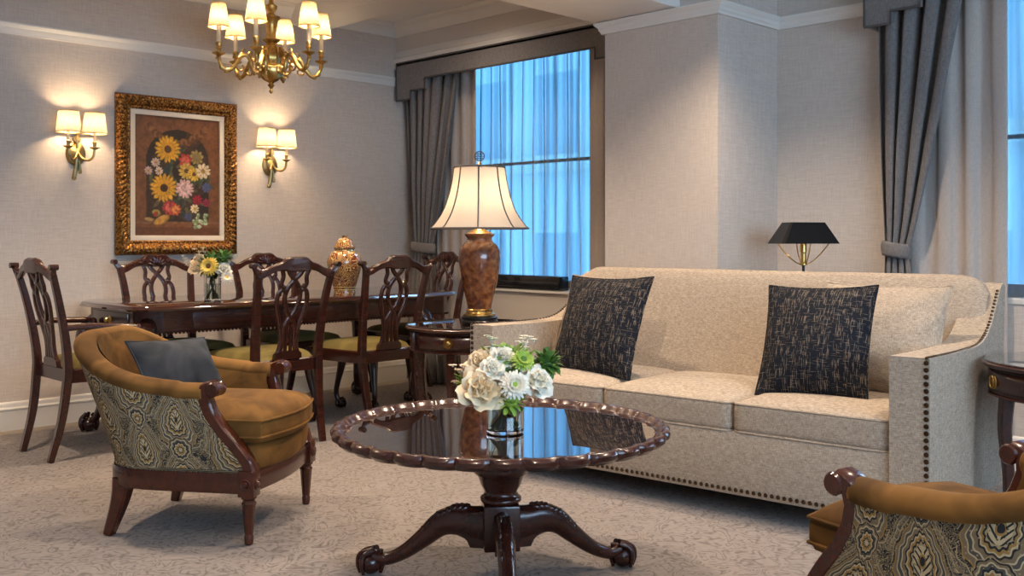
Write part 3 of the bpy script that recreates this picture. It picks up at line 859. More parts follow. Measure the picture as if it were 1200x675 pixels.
# ------------------------------------------------------------------ black shaded lamp behind the sofa
fl = thing('floor_lamp', 'slim lamp with black tapered shade standing behind the sofa', 'lamp', (4.72, 2.58, FZ), PI / 4 * -1 + .25)
MB().lathe([(.001, 0), (.12, 0), (.12, .012), (.10, .018), (.012, .024), (.008, .04), (.007, .965), (.001, .97)], 28).build('stand', 'blackmetal', fl)
b = MB()
prs = [(.168, 1.078), (.098, 1.188)]
def ovl(r, z, n=8):
    o = []
    for sx, sy in ((1, 1), (-1, 1), (-1, -1), (1, -1)):
        a = [(sx * r, sy * r * .42), (sx * r * .92, sy * r * .55)]
        o += a if sx * sy > 0 else a[::-1]
    return o
o1, o2 = ovl(.168, 0), ovl(.100, 0)
vs = [(p[0], p[1], 1.078) for p in o1] + [(p[0], p[1], 1.188) for p in o2]
n = len(o1)
b.add(vs, [(i, (i + 1) % n, n + (i + 1) % n, n + i) for i in range(n)] + [[n + i for i in range(n)]])
shd = b.build('lamp_shade', 'blackmetal', fl, smooth=15)
b = MB()
vs = [(p[0] * .975, p[1] * .975, 1.079) for p in o1] + [(p[0] * .97, p[1] * .97, 1.184) for p in o2]
b.add(vs, [(i, (i + 1) % n, n + (i + 1) % n, n + i) for i in range(n)] + [[n + i for i in range(n)]]).build('shade_lining', 'goldin', shd, smooth=15)
b = MB()
for s_ in (-1, 1):
    b.tube(spline([(s_ * .012, 0, .968), (s_ * .05, 0, .985), (s_ * .10, 0, 1.025), (s_ * .15, 0, 1.08)], 5), .003, 6)
    b.tube(spline([(0, s_ * .012, .968), (0, s_ * .03, .985), (0, s_ * .055, 1.03), (0, s_ * .068, 1.08)], 5), .003, 6)
b.build('shade_arms', 'goldin', fl)
MB().lathe([(.012, .965), (.02, .968), (.02, .975), (.014, .98), (.014, 1.03), (.018, 1.035), (.016, 1.075), (.001, 1.09)], 16).build('lamp_holder', 'goldin', fl)

# ------------------------------------------------------------------ sofa
SOFA = (3.848, 2.523); SR = math.radians(95)
so = thing('sofa', 'long beige tweed sofa with nailhead trim and scooped arms', 'sofa', (*SOFA, FZ), SR)
HL, AW = 1.075, .14
def bevprism(outline, w, place, bev=.018, seg=3):
    b = bmesh.new(); n = len(outline)
    v0 = [b.verts.new(place(a, c, -w / 2)) for a, c in outline]; v1 = [b.verts.new(place(a, c, w / 2)) for a, c in outline]
    b.faces.new(v0[::-1]); b.faces.new(v1)
    for i in range(n): b.faces.new((v0[i], v0[(i + 1) % n], v1[(i + 1) % n], v1[i]))
    bmesh.ops.bevel(b, geom=[e for e in b.edges if e.is_boundary is False and e.calc_face_angle(0) > .5], offset=bev, segments=seg, affect='EDGES', profile=.5, clamp_overlap=True)
    return b
armtop = spline([(.49, .690), (.25, .684), (.02, .682), (-.12, .688), (-.22, .715), (-.30, .765), (-.37, .835), (-.43, .90)], 5)
arm_out = armtop + [(-.47, .918), (-.50, .90), (-.44, .09), (.49, .09)]
for s_ in (1, -1):
    a = MB().bm(bevprism(arm_out, AW, lambda p, q, h: (s_ * (HL - AW / 2) + h, p, q), .016)).build('arm', 'sofa', so, smooth=50)
    b = MB(); z = .11
    while z < .68:
        b.ball((s_ * (HL - .012), .491, z), (.0095, .006, .0095), 8); z += .0245
    q = [Vector((0, y_, z_)) for y_, z_ in armtop]
    acc = 0
    for i in range(len(q) - 1):
        n = max(1, round((q[i + 1] - q[i]).length / .0225))
        for k in range(n):
            p = q[i].lerp(q[i + 1], k / n); b.ball((s_ * (HL - .010), p.y, p.z + .001), (.0075, .0085, .006), 8)
    b.build('nail_trim', 'nail', a)
MB().rbox(HL - AW - .002, .455, .125, .02, 8, 0, (0, .005, .215)).build('base', 'sofa', so, smooth=180)
b = MB()
x_ = -HL + .03
while x_ < HL - .02:
    b.ball((x_, .479 if abs(x_) < HL - AW else .491, .112), (.009, .006, .009), 8); x_ += .0255
b.build('nail_trim', 'nail', so)
MB().box(-HL + AW - .01, HL - AW + .01, .44, .478, .09, .34, .012).build('front_rail', 'sofa', so)
# backrest, raked, with soft rounded top corners
def bk(u, v_):
    x_ = (u * 2 - 1) * (HL - .035)
    e = max(0, (abs(x_) - (HL - .17)) / .135)
    top = .952 - .075 * (1 - math.sqrt(max(0, 1 - e * e)))
    pr = [(-.20, .40), (-.25, .55), (-.30, .72), (-.335, .85), (-.355, .905), (-.375, .938), (-.405, .952), (-.445, .946), (-.475, .925), (-.485, .88), (-.45, .50), (-.42, .09)]
    k = v_ * (len(pr) - 1); i = min(int(k), len(pr) - 2)
    y_, z_ = pr[i][0] + (pr[i + 1][0] - pr[i][0]) * (k - i), pr[i][1] + (pr[i + 1][1] - pr[i][1]) * (k - i)
    if z_ > .6: z_ = .6 + (z_ - .6) * (top - .6) / .352
    return (x_, y_ + .02 * (1 - (x_ / HL) ** 2) * (v_ < .6) * sstep(0, .2, v_), z_)
MB().grid(bk, 60, 45).build('backrest', 'sofa', so, smooth=60)
def piping(b, hx_, hy_, z, r=.006, c=(0, 0), rc=.03, f=None):
    pts = []
    for sx, sy, a0 in ((1, 1, 0), (-1, 1, 90), (-1, -1, 180), (1, -1, 270)):
        for k in range(6):
            a = math.radians(a0 + 18 * k)
            x_, y_ = c[0] + sx * (hx_ - rc) + rc * math.cos(a), c[1] + sy * (hy_ - rc) + rc * math.sin(a)
            pts.append((x_, y_, z + (f(x_, y_) if f else 0)))
    b.tube(pts, r, 6, closed=True)
cw = (HL - AW) * 2 / 3 / 2
for k in (-1, 0, 1):
    cu = MB().rbox(cw - .002, .345, .062, .028, 12, .028, (k * cw * 2, .135, .398)).build('seat_cushion', 'sofa', so, smooth=180)
    b = MB(); piping(b, cw - .006, .340, .452, .0055, (k * cw * 2, .135)); piping(b, cw - .006, .340, .342, .0055, (k * cw * 2, .135))
    b.build('piping', 'sofa', cu)
for sx in (-1, 1):
    for y_ in (-.40, .42):
        MB().lathe([(.018, 0), (.028, .09)], 14, (sx * (HL - .07), y_, 0)).build('leg', 'darkwood', so)

# ------------------------------------------------------------------ cushions
def pillow(name, label, cat, mat, w, h, t, loc, yaw, tilt, group, pipe=None, roll=0):
    hw, hh = w / 2, h / 2
    def edge(a, c):    # concave sides, pointed corners
        return (hw * a * (1 - .07 * (1 - abs(c) ** 2.2) * abs(a)), hh * c * (1 - .07 * (1 - abs(a) ** 2.2) * abs(c)))
    def side(sg):
        def g(u, v_):
            a, c = math.sin((u - .5) * PI) , math.sin((v_ - .5) * PI)
            x_, z_ = edge(a, c)
            e = max(0, 1 - a * a) ** .62 * max(0, 1 - c * c) ** .62
            wr = .006 * math.sin(a * 9 + c * 4) * math.sin(c * 7 + 1) * (1 - e) * e * 4
            return (x_, sg * (t / 2 * e + wr * sg), z_ + hh)
        return g
    at = lambda u, v_: (math.sin((u - .5) * PI) * hw, math.sin((v_ - .5) * PI) * hh, 0)
    b = MB().grid(side(1), 30, 30, at=at).grid(side(-1), 30, 30, at=at)
    o = b.build(name, mat, smooth=180, merge=True)
    tag(o, label, cat, group)
    o.location = loc; o.rotation_mode = 'QUATERNION'
    o.rotation_quaternion = (Matrix.Rotation(yaw, 3, 'Z') @ Matrix.Rotation(tilt, 3, 'X') @ Matrix.Rotation(roll, 3, 'Y')).to_quaternion()
    pts = [edge(a, c) for a, c in [(-1 + .1 * i, -1) for i in range(20)] + [(1, -1 + .1 * i) for i in range(20)] + [(1 - .1 * i, 1) for i in range(20)] + [(-1, 1 - .1 * i) for i in range(20)]]
    MB().tube([(x_, 0, z_ + hh) for x_, z_ in pts], .005, 6, closed=True).build('piping', pipe or mat, o)
    return o
def onsofa(x_, y_, z_):
    c, s_ = math.cos(SR), math.sin(SR)
    return (SOFA[0] + x_ * c - y_ * s_, SOFA[1] + x_ * s_ + y_ * c, z_ + FZ)
G1, G2 = 'black crosshatch cushions', 'beige sofa cushions'
pillow('cushion', 'beige cushion in the left sofa corner behind the black one', 'cushion', 'sofa', .50, .47, .15, onsofa(.705, .06, .475), SR - .16, .36, G2)
pillow('cushion', 'beige cushion at the right sofa arm behind the black one', 'cushion', 'sofa', .52, .48, .16, onsofa(-.70, .02, .475), SR + .02, .42, G2)
pillow('cushion', 'black crosshatch cushion at the left end of the sofa', 'cushion', 'blackcush', .53, .49, .15, onsofa(.54, .265, .465), SR - .17, .36, G1, 'blackcush', .02)
pillow('cushion', 'black crosshatch cushion at the right end of the sofa', 'cushion', 'blackcush', .455, .48, .15, onsofa(-.535, .245, .468), SR + .06, .40, G1, 'blackcush', .03)

# ------------------------------------------------------------------ barrel armchairs
def make_bergere(label):
    t = thing('barrel_armchair', label, 'armchair', (0, 0, FZ), 0, 'barrel armchairs in mustard velvet and paisley')
    Z0 = .258
    def ztop(s): return .565 + .165 * sstep(.34, .95, 1 - abs(s))
    def fy(tt): return interp([0, .15, .32, .5, .7, .86, 1], [.262, .245, .205, .155, .115, .10, .105], tt)
    def plan(s, hw, yf, yb, ex=3.3):
        """s in -1..1 -> point on the U: straight sides then rounded back"""
        y0 = -.02
        sg = -1 if s < 0 else 1; a = abs(s)       # a=1 front, 0 back centre
        if a > .58:
            k = (a - .58) / .42; return (sg * hw, y0 + (yf - y0) * k)
        th = a / .58 * PI / 2
        return (sg * hw * math.sin(th) ** (2 / ex), y0 - yb * math.cos(th) ** (2 / ex))
    def P(s, tt, off=0):
        e = tt ** 1.1
        hw = .292 + .045 * e - off; yb = .325 + .175 * e - off * 1.05
        x_, y_ = plan(s, hw, fy(tt) - (.01 if off else 0), yb)
        zt_ = ztop(s)
        return Vector((x_, y_, Z0 + (zt_ - Z0) * tt))
    cum = [0]; pv = None
    for i in range(201):
        p = P(-1 + i / 100, .5)
        if pv is not None: cum.append(cum[-1] + math.hypot(p.x - pv.x, p.y - pv.y))
        pv = p
    arc = lambda s: interp([-1 + i / 100 for i in range(201)], cum, s)
    ln = lambda s, tt: (arc(s), Z0 + (ztop(s) - Z0) * tt, 0)
    MB().grid(lambda u, v_: P(u * 2 - 1, v_ * .975), 90, 14, at=lambda u, v_: ln(u * 2 - 1, v_ * .975)).build('outer_back', 'paisley', t, smooth=180)
    MB().grid(lambda u, v_: P(u * 2 - 1, v_, .075), 90, 14).build('inner_back', 'mustard', t, smooth=180)
    # velvet roll along the top
    N_ = 64; pts, rad = [], []
    for i in range(N_ + 1):
        s = -1 + 2 * i / N_
        p = (P(s, 1) + P(s, 1, .075)) / 2; p.z = ztop(s) - .014
        pts.append(p); rad.append((.033, .0425))
    b = MB().tube(pts, rad, 16, up=(0, 0, 1))
    # rotate so that first radius is vertical: up=(0,0,1) gives (vertical, lateral)
    b.v = b.v
    b.build('top_roll', 'mustard', t, smooth=180)
    def welt(tt, off, r): return [P(-1 + 2 * i / 60, tt) + Vector((0, 0, 0)) for i in range(61)]
    MB().tube(welt(.02, 0, 0), .005, 6).build('welt', 'paisley', t)
    # wood: rail, arm supports, legs
    def outline(hw, yf, yb, bow, n=40):
        pts = [plan(-1 + 2 * i / n, hw, yf, yb) for i in range(n + 1)]
        m_ = 12
        for k in range(1, m_):
            u = k / m_; pts.append((hw - 2 * hw * u, yf + bow * math.sin(PI * u)))
        return pts
    layered(MB(), [(outline(.300, .262, .332, .035), .186), (outline(.304, .265, .336, .035), .193), (outline(.304, .265, .336, .035), .246), (outline(.300, .262, .332, .035), .258)]).build('seat_rail', 'walnut', t, smooth=35)
    for s_ in (-1, 1):
        q = []
        for k in range(22):
            tt = k / 21; p = P(s_ * 1.0, tt, .030)
            q.append((p.x, p.y + .012, p.z))
        q += [(q[-1][0], .122, .572), (q[-1][0], .140, .576)]
        b = MB().tube(q, [(.036 - .006 * min(1, i / 12), .021) for i in range(len(q))], sec=RSQ, up=(1, 0, 0))
        p = P(s_, 1, .030)
        b.lathe([(.001, -.036), (.022, -.036), (.027, -.03), (.024, -.022), (.027, .0), (.024, .022), (.027, .03), (.022, .036), (.001, .036)], 18).xf(Matrix.Translation((p.x, .142, .563)) @ Matrix.Rotation(PI / 2, 4, 'Y'), len(b.v) - 18 * 9)
        b.build('arm_support', 'walnut', t, smooth=45)
        # front leg with rosette block
        x_ = s_ * .278
        b = MB().box(x_ - .03, x_ + .03, .225, .287, .176, .268, .004)
        b.lathe([(.001, .010), (.008, .009), (.012, .004), (.018, .007), (.022, .003), (.022, 0)], 16).xf(Matrix.Translation((x_, .287, .222)) @ Matrix.Rotation(-PI / 2, 4, 'X'), len(b.v) - 96)
        s0 = len(b.v)
        b.lathe([(.001, .010), (.008, .009), (.012, .004), (.018, .007), (.022, .003), (.022, 0)], 16).xf(Matrix.Translation((x_ + s_ * .03, .256, .222)) @ Matrix.Rotation(s_ * PI / 2, 4, 'Y'), s0)
        b.lathe([(.011, 0), (.015, .004), (.017, .03), (.0145, .036), (.016, .045), (.024, .142), (.027, .150), (.022, .157), (.022, .163), (.028, .169), (.028, .178)], 36, (x_, .256, 0), mod=lambda a, r, z: r * (1 - .09 * (math.sin(a * 6) > 0) * (.04 < z < .143)))
        b.build('leg', 'walnut', t, smooth=35)
        q = spline([(s_ * .232, -.262, .21, .034), (s_ * .233, -.268, .16, .031), (s_ * .238, -.282, .10, .026), (s_ * .25, -.312, 0, .018)], 6)
        MB().tube([p[:3] for p in q], [p[3] for p in q], sec=RSQ, up=(1, 0, 0)).build('leg', 'walnut', t, smooth=40)
    # seat deck and cushion
    lay = [(outline(.225, .258, .25, .038), .25), (outline(.252, .272, .26, .04), .27), (outline(.252, .276, .26, .04), .335), (outline(.225, .266, .25, .038), .355)]
    layered(MB(), lay).build('seat_deck', 'mustard', t, smooth=60)
    def C_(g, z): return (outline(.256 - g, .292 - g * .8, .27 - g, .05), z)
    lay = [C_(.03, .355), C_(.010, .364), C_(.0, .39), C_(.0, .425), C_(.006, .446), C_(.022, .464), C_(.055, .482), C_(.10, .494), C_(.15, .501), C_(.20, .505)]
    cu = layered(MB(), lay).build('seat_cushion', 'mustard', t, smooth=60)
    b = MB()
    for z in (.382, .442):
        b.tube([(x_, y_, z) for x_, y_ in outline(.258, .293, .27, .05)], .005, 6, closed=True)
    b.build('piping', 'mustard', cu)
    return t
BA = (1.945, 3.580); RA = math.radians(215.4)
b1 = make_bergere('mustard velvet armchair with paisley back left of the coffee table, holding a slate cushion')
b1.location = (*BA, FZ); b1.rotation_euler.z = RA
dup(b1, (2.345, .825, FZ), math.radians(-16), 'mustard velvet armchair with paisley back cut by the lower right corner')
def onberg(x_, y_, z_):
    c, s_ = math.cos(RA), math.sin(RA)
    return (BA[0] + x_ * c - y_ * s_, BA[1] + x_ * s_ + y_ * c, z_ + FZ)
pillow('cushion', 'plain slate grey velvet cushion leaning in the mustard armchair', 'cushion', 'greyvel', .40, .28, .14, onberg(.03, -.09, .47), RA - .30, .60, 'armchair cushions', 'greyvel', -.06)

# ------------------------------------------------------------------ chandelier
CH = (3.27, 5.36)
ch = thing('chandelier', 'brass six arm chandelier with small cream shades above the dining table', 'chandelier', (*CH, 0))
prof = [(.001, 2.005), (.010, 2.012), (.013, 2.024), (.007, 2.036), (.012, 2.045), (.022, 2.058), (.012, 2.068), (.022, 2.078), (.045, 2.09), (.066, 2.12), (.074, 2.16), (.070, 2.175), (.05, 2.185), (.06, 2.20), (.064, 2.235), (.055, 2.275), (.036, 2.30), (.03, 2.315), (.052, 2.33), (.055, 2.338), (.03, 2.345), (.026, 2.37), (.032, 2.42), (.038, 2.455), (.055, 2.468), (.055, 2.478), (.03, 2.485), (.018, 2.50), (.034, 2.525), (.036, 2.545), (.016, 2.56), (.014, 2.58), (.026, 2.60), (.02, 2.62), (.008, 2.63)]
MB().lathe(prof, 32, mod=lambda a, r, z: r * (1 + (.07 * math.cos(a * 8) if 2.08 < z < 2.30 else 0))).build('column', 'brass', ch, smooth=50)
b = MB()
for k in range(8):
    a = k * PI / 4
    q = spline([(.05, 2.20), (.075, 2.235), (.075, 2.27), (.055, 2.29), (.045, 2.275)], 5)
    b.tube([(r * math.cos(a), r * math.sin(a), z) for r, z in q], .006, 7)
    b.ball((.078 * math.cos(a), .078 * math.sin(a), 2.15), (.014, .014, .022), 8)
b.build('leaf_ornament', 'brass', ch)
b = MB(); z = 2.635
k = 0
while z < 2.755:
    pts = [(.011 * math.cos(i * PI / 7), 0, z + .016 * math.sin(i * PI / 7)) for i in range(14)]
    s0 = len(b.v); b.tube(pts, .003, 6, closed=True).xf(Matrix.Rotation(k * PI / 2, 4, 'Z'), s0); z += .024; k += 1
b.build('chain', 'brass', ch)
MB().lathe([(.012, 2.745), (.03, 2.755), (.055, 2.775), (.06, ZC), (.001, ZC)], 24).build('ceiling_rose', 'brass', ch)
CHA = [math.radians(a) - PI / 4 for a in (267.7, 327.7, 27.7, 87.7, 147.7, 207.7)]
RS = .315
for a in CHA:
    R_ = Matrix.Rotation(a, 4, 'Z')
    q = spline([(.05, 2.16, .014), (.085, 2.13, .013), (.115, 2.15, .012), (.125, 2.195, .012), (.15, 2.228, .012), (.185, 2.217, .013), (.215, 2.17, .013), (.25, 2.132, .012), (.285, 2.138, .012), (.31, 2.175, .011), (RS, 2.22, .010)], 5)
    b = MB().tube([(r, 0, z) for r, z, _ in q], [w_ for *_, w_ in q], 9)
    b.tube([(r, 0, z) for r, z in spline([(.125, 2.19), (.105, 2.215), (.085, 2.20), (.09, 2.18), (.105, 2.185)], 5)], .007, 7)
    b.tube([(r, 0, z) for r, z in spline([(.215, 2.17), (.20, 2.14), (.175, 2.135), (.165, 2.155), (.178, 2.168)], 5)], .006, 7)
    b.tube([(r, 0, z) for r, z in spline([(.16, 2.228), (.175, 2.25), (.165, 2.265), (.152, 2.258)], 4)], .005, 6)
    b.ball((.30, 0, 2.15), (.014, .012, .020), 8)
    for (r_, z_, t_) in ((.098, 2.125, .9), (.135, 2.225, -.6), (.175, 2.235, .5), (.232, 2.155, .8), (.268, 2.122, .2), (.318, 2.195, -.3)):
        b.ball((r_, 0, z_), (.020, .010, .010), 8, Matrix.Rotation(t_, 3, 'Y'))
    b.tube([(r, 0, z) for r, z in spline([(.145, 2.22), (.13, 2.25), (.115, 2.245), (.115, 2.23)], 4)], .006, 6)
    arm = b.xf(R_).build('arm', 'brass', ch, smooth=60)
    c = (RS * math.cos(a), RS * math.sin(a), 0)
    MB().lathe([(.008, 2.205), (.016, 2.215), (.038, 2.226), (.040, 2.232), (.012, 2.236), (.012, 2.25), (.020, 2.258), (.014, 2.268), (.019, 2.28), (.019, 2.292), (.014, 2.296)], 20, c).build('drip_pan', 'brass', arm, smooth=60)
    MB().lathe([(.0135, 2.29), (.0135, 2.40), (.001, 2.402)], 16, c).build('candle_sleeve', 'cream', arm)
    sh = MB().lathe([(.064, 2.382), (.042, 2.526)], 40, c, mod=lambda t, r, z: r * (1 + .012 * math.sin(t * 20)), cap=False).build('lamp_shade', 'shade', ch, smooth=180)
    b = MB()
    for r, z in ((.0645, 2.384), (.0425, 2.525)): b.tube([(c[0] + r * math.cos(i * PI / 14), c[1] + r * math.sin(i * PI / 14), z) for i in range(28)], .0028, 5, closed=True)
    b.build('shade_trim', 'goldin', sh)

# ------------------------------------------------------------------ wall sconces
def make_sconce(label):
    t = thing('wall_sconce', label, 'wall lamp', (0, 0, 0), 0, 'two arm brass wall sconces')
    MB().lathe([(.001, .03), (.018, .028), (.024, .02), (.05, .012), (.058, .008), (.06, 0)], 32).xf(Matrix.Rotation(PI / 2, 4, 'X')).xf(Matrix.Diagonal((1, 1, 1.25, 1))).build('backplate', 'brassdull', t, smooth=60)
    b = MB()
    b.lathe([(.001, .012), (.02, .01), (.025, 0)], 16).xf(Matrix.Translation((0, -.018, .085)) @ Matrix.Rotation(PI / 2, 4, 'X'))
    s0 = len(b.v)
    b.tube(spline([(0, -.03, .03), (0, -.032, .08), (0, -.03, .13)], 4), [.008] * 4 + [.010] * 4 + [.006], 8)
    b.tube(spline([(0, -.03, -.01), (-.006, -.03, -.07), (-.016, -.026, -.14)], 5), [.010, .010, .011, .010, .009, .009, .010, .011, .012, .013, .014], 8)
    b.tube(spline([(.004, -.03, -.02), (.016, -.028, -.07), (.018, -.026, -.105)], 5), [.007] * 8 + [.008, .010, .011], 8)
    b.ball((-.018, -.026, -.15), (.015, .012, .014), 10); b.ball((.018, -.026, -.112), (.012, .010, .012), 10)
    b.build('ribbon_tail', 'brassdull', t)
    for s_ in (-1, 1):
        q = spline([(0, -.032, .01), (s_ * .02, -.05, -.03), (s_ * .05, -.075, -.042), (s_ * .072, -.09, -.02), (s_ * .078, -.095, .025)], 6)
        a = MB().tube(q, .0075, 9).build('arm', 'brassdull', t)
        c = (s_ * .078, -.095, 0)
        MB().lathe([(.006, .02), (.022, .03), (.032, .036), (.010, .04), (.012, .062), (.015, .066), (.012, .07)], 18, c).build('drip_pan', 'brassdull', a)
        MB().lathe([(.009, .066), (.009, .13), (.001, .132)], 14, c).build('candle_sleeve', 'cream', a)
        sh = MB().lathe([(.072, .118), (.057, .246)], 36, c, cap=False).build('lamp_shade', 'shadesc', t, smooth=180)
        b = MB()
        for r, z in ((.0725, .120), (.0575, .245)): b.tube([(c[0] + r * math.cos(i * PI / 14), c[1] + r * math.sin(i * PI / 14), z) for i in range(28)], .0026, 5, closed=True)
        b.build('shade_trim', 'brassdull', sh)
    return t
SX = (2.405, 3.75)
s1 = make_sconce('two shade brass wall sconce left of the gilt framed painting'); s1.location = (SX[0], YL, 1.635)
dup(s1, (SX[1], YL, 1.635), 0, 'two shade brass wall sconce right of the gilt framed painting')

# ------------------------------------------------------------------ flower painting
PX0, PX1, PZ0, PZ1 = 2.645, 3.482, 1.012, 2.035
FW, FH = PX1 - PX0, PZ1 - PZ0
pt = thing('framed_painting', 'still life of sunflowers and fruit in a carved gilt frame', 'painting', ((PX0 + PX1) / 2, YL, PZ0))
prof = [(0, 0), (.0, .022), (.010, .040), (.022, .048), (.040, .050), (.058, .044), (.068, .034), (.074, .028), (.084, .030), (.092, .024), (.095, .012)]
def frame():
    b = MB(); pr = spline(prof, 3)
    W2, H_ = FW / 2, FH
    cor = [(-W2, 0, 1, 1), (W2, 0, -1, 1), (W2, H_, -1, -1), (-W2, H_, 1, -1)]
    for i in range(4):
        x0, z0, ax, az = cor[i]; x1, z1, bx, bz = cor[(i + 1) % 4]
        L_ = math.hypot(x1 - x0, z1 - z0); n = int(L_ / .006)
        def g(u, v_):
            k = v_ * (len(pr) - 1); j = min(int(k), len(pr) - 2); q = k - j
            o = pr[j][0] * (1 - q) + pr[j + 1][0] * q; h = pr[j][1] * (1 - q) + pr[j + 1][1] * q
            xa, za = x0 + ax * o, z0 + az * o; xb, zb = x1 + bx * o, z1 + bz * o
            l = u * L_
            if .006 < o < .066:
                h += .006 * math.sin(l * 2 * PI / .034 + o * 90) * math.sin(PI * (o - .006) / .06) + .0035 * math.sin(l * 2 * PI / .017 - o * 160)
            elif .07 < o < .088: h += .0022 * math.sin(l * 2 * PI / .016)
            return (xa + (xb - xa) * u, -h, za + (zb - za) * u)
        b.grid(g, n, len(pr) * 2)
    return b
frame().build('frame', 'gilt', pt, smooth=180)
b = MB(); i0, i1 = .090, .125
for (xa, xb, za, zb) in ((-FW / 2 + i0, FW / 2 - i0, i0, i1), (-FW / 2 + i0, FW / 2 - i0, FH - i1, FH - i0), (-FW / 2 + i0, -FW / 2 + i1, i1, FH - i1), (FW / 2 - i1, FW / 2 - i0, i1, FH - i1)):
    b.box(xa, xb, -.020, -.006, za, zb, .001)
b.build('liner', 'mat', pt)
# the canvas: brushwork laid out as paint colour per vertex
NU, NV = 150, 210
U, V = np.meshgrid((np.arange(NU) + .5) / NU, 1 - (np.arange(NV) + .5) / NV, indexing='ij')   # V down from the top
AR = (FH - 2 * i1) / (FW - 2 * i1)
rg = np.random.default_rng(3)
def smoothnoise(k):
    g_ = rg.random((int(k) + 2, int(k * AR) + 2)); a = U * k; c = V * k * AR
    i = a.astype(int); j = c.astype(int); fa, fc = a - i, c - j
    return (g_[i, j] * (1 - fa) + g_[i + 1, j] * fa) * (1 - fc) + (g_[i, j + 1] * (1 - fa) + g_[i + 1, j + 1] * fa) * fc
n1, n2, n3 = smoothnoise(6), smoothnoise(22), smoothnoise(50)
img = np.array([.16, .065, .025])[None, None] * (.6 + .5 * n2 + .5 * n3)[..., None]
def put(mask, col, a=1.0):
    global img
    mk_ = (np.clip(mask, 0, 1) * a)[..., None]; img = img * (1 - mk_) + np.array(col)[None, None] * mk_ * (.7 + .6 * n3)[..., None]
Y = V * AR
arch = (np.abs(U - .5) < .37) & ((Y > .50) | (((U - .5) / .37) ** 2 + ((Y - .50) / .36) ** 2 < 1)) & (V < .88)
put(arch.astype(float), (.030, .020, .012)); put(arch * (n1 > .5), (.07, .035, .018), .6)
put(((V > .88) & (V < .90)).astype(float), (.20, .10, .05), .7); put((V > .93).astype(float), (.09, .03, .014), .6)
for k in range(26):     # carved swag at the top of the niche
    a = k / 25; cx = .18 + .64 * a; cy = .10 + .13 * math.sin(PI * a) + rg.uniform(-.02, .02)
    put(((U - cx) ** 2 + (Y - cy * AR) ** 2 < .038 ** 2).astype(float), (.24, .11, .04) if k % 2 else (.10, .04, .015), .8)
for k in range(70):     # foliage
    a, r = rg.uniform(0, 2 * PI), rg.uniform(.05, .36); cx, cy = .53 + r * math.cos(a), .58 * AR + r * 1.15 * math.sin(a)
    th = rg.uniform(0, PI); du, dy = U - cx, Y - cy
    p = du * math.cos(th) + dy * math.sin(th); q = -du * math.sin(th) + dy * math.cos(th)
    put(((p / .06) ** 2 + (q / .02) ** 2 < 1).astype(float), [(.05, .07, .03), (.09, .11, .045), (.03, .05, .045), (.13, .10, .04)][k % 4], .85)
def bloom(cx, cv, R, n, col, eye=None, inner=None):
    du, dy = U - cx, Y - cv * AR; r = np.hypot(du, dy) / R; a = np.arctan2(dy, du)
    wv = .70 + .30 * np.abs(np.cos(a * n / 2 + n2 * 2))
    put((r < wv).astype(float), [k * .5 for k in col]); put((r < wv * .92) * (np.abs(np.cos(a * n / 2 + n2 * 2)) > .35), col, .95)
    if inner: put((r < .58) * (n3 > .35), inner, .8)
    if eye: put((r < .27).astype(float), eye)
for c_ in ((.24, .39, .055, 9, (.62, .45, .36)), (.16, .46, .05, 9, (.5, .36, .32)), (.28, .46, .05, 9, (.66, .5, .40))): bloom(*c_, eye=(.4, .2, .06))
bloom(.72, .33, .09, 9, (.32, .24, .08), inner=(.18, .14, .05)); bloom(.585, .363, .085, 7, (.42, .045, .03), inner=(.55, .12, .08))
bloom(.38, .275, .155, 17, (.70, .36, .03), (.10, .045, .01), (.62, .28, .02)); bloom(.60, .45, .10, 11, (.60, .40, .08), (.12, .05, .015))
bloom(.69, .475, .085, 12, (.72, .44, .06), (.14, .05, .01)); bloom(.80, .445, .095, 9, (.78, .62, .40), (.42, .22, .05))
bloom(.336, .60, .165, 18, (.72, .36, .03), (.07, .03, .01), (.66, .30, .02)); bloom(.58, .60, .115, 13, (.72, .42, .38), inner=(.80, .55, .50))
bloom(.84, .585, .06, 9, (.09, .11, .22)); bloom(.73, .695, .065, 8, (.30, .02, .03)); bloom(.84, .715, .05, 8, (.25, .03, .06))
bloom(.40, .765, .085, 8, (.50, .05, .05), inner=(.66, .16, .12)); bloom(.47, .78, .07, 8, (.58, .12, .05), inner=(.70, .30, .08)); bloom(.697, .769, .055, 8, (.78, .60, .34), (.5, .3, .05)); bloom(.62, .84, .05, 8, (.07, .08, .16))
for cx, cv, rx, ry, th, col in ((.31, .868, .10, .045, -.5, (.58, .30, .06)), (.17, .865, .06, .022, .1, (.45, .27, .10)), (.25, .81, .05, .04, .3, (.35, .28, .06)), (.24, .82, .025, .03, .6, (.40, .05, .03))):
    du, dy = U - cx, Y - cv * AR; p = du * math.cos(th) + dy * math.sin(th); q = -du * math.sin(th) + dy * math.cos(th)
    put(((p / rx) ** 2 + (q / ry) ** 2 < 1).astype(float), [k * .55 for k in col]); put((((p + rx * .1) / rx * 1.2) ** 2 + ((q + ry * .15) / ry * 1.25) ** 2 < 1).astype(float), col, .9)
for k in range(24):
    cx, cy = .76 + rg.uniform(-.075, .085), (.875 + rg.uniform(-.055, .075)) * AR
    put(((U - cx) ** 2 + (Y - cy) ** 2 < .021 ** 2).astype(float), (.20, .27, .12) if k % 3 else (.40, .46, .28), .95); put(((U - cx + .006) ** 2 + (Y - cy + .006) ** 2 < .008 ** 2).astype(float), (.6, .65, .48), .8)
b = MB().grid(lambda u, v_: (-FW / 2 + i1 + u * (FW - 2 * i1), -.0075, i1 + v_ * (FH - 2 * i1)), NU, NV)
m = M['canvas'] = mk('oil_paint', (.5, .5, .5), .4)
cv_ = b.build('canvas', 'canvas', pt, smooth=180)
ca = cv_.data.color_attributes.new('paint', 'FLOAT_COLOR', 'POINT')
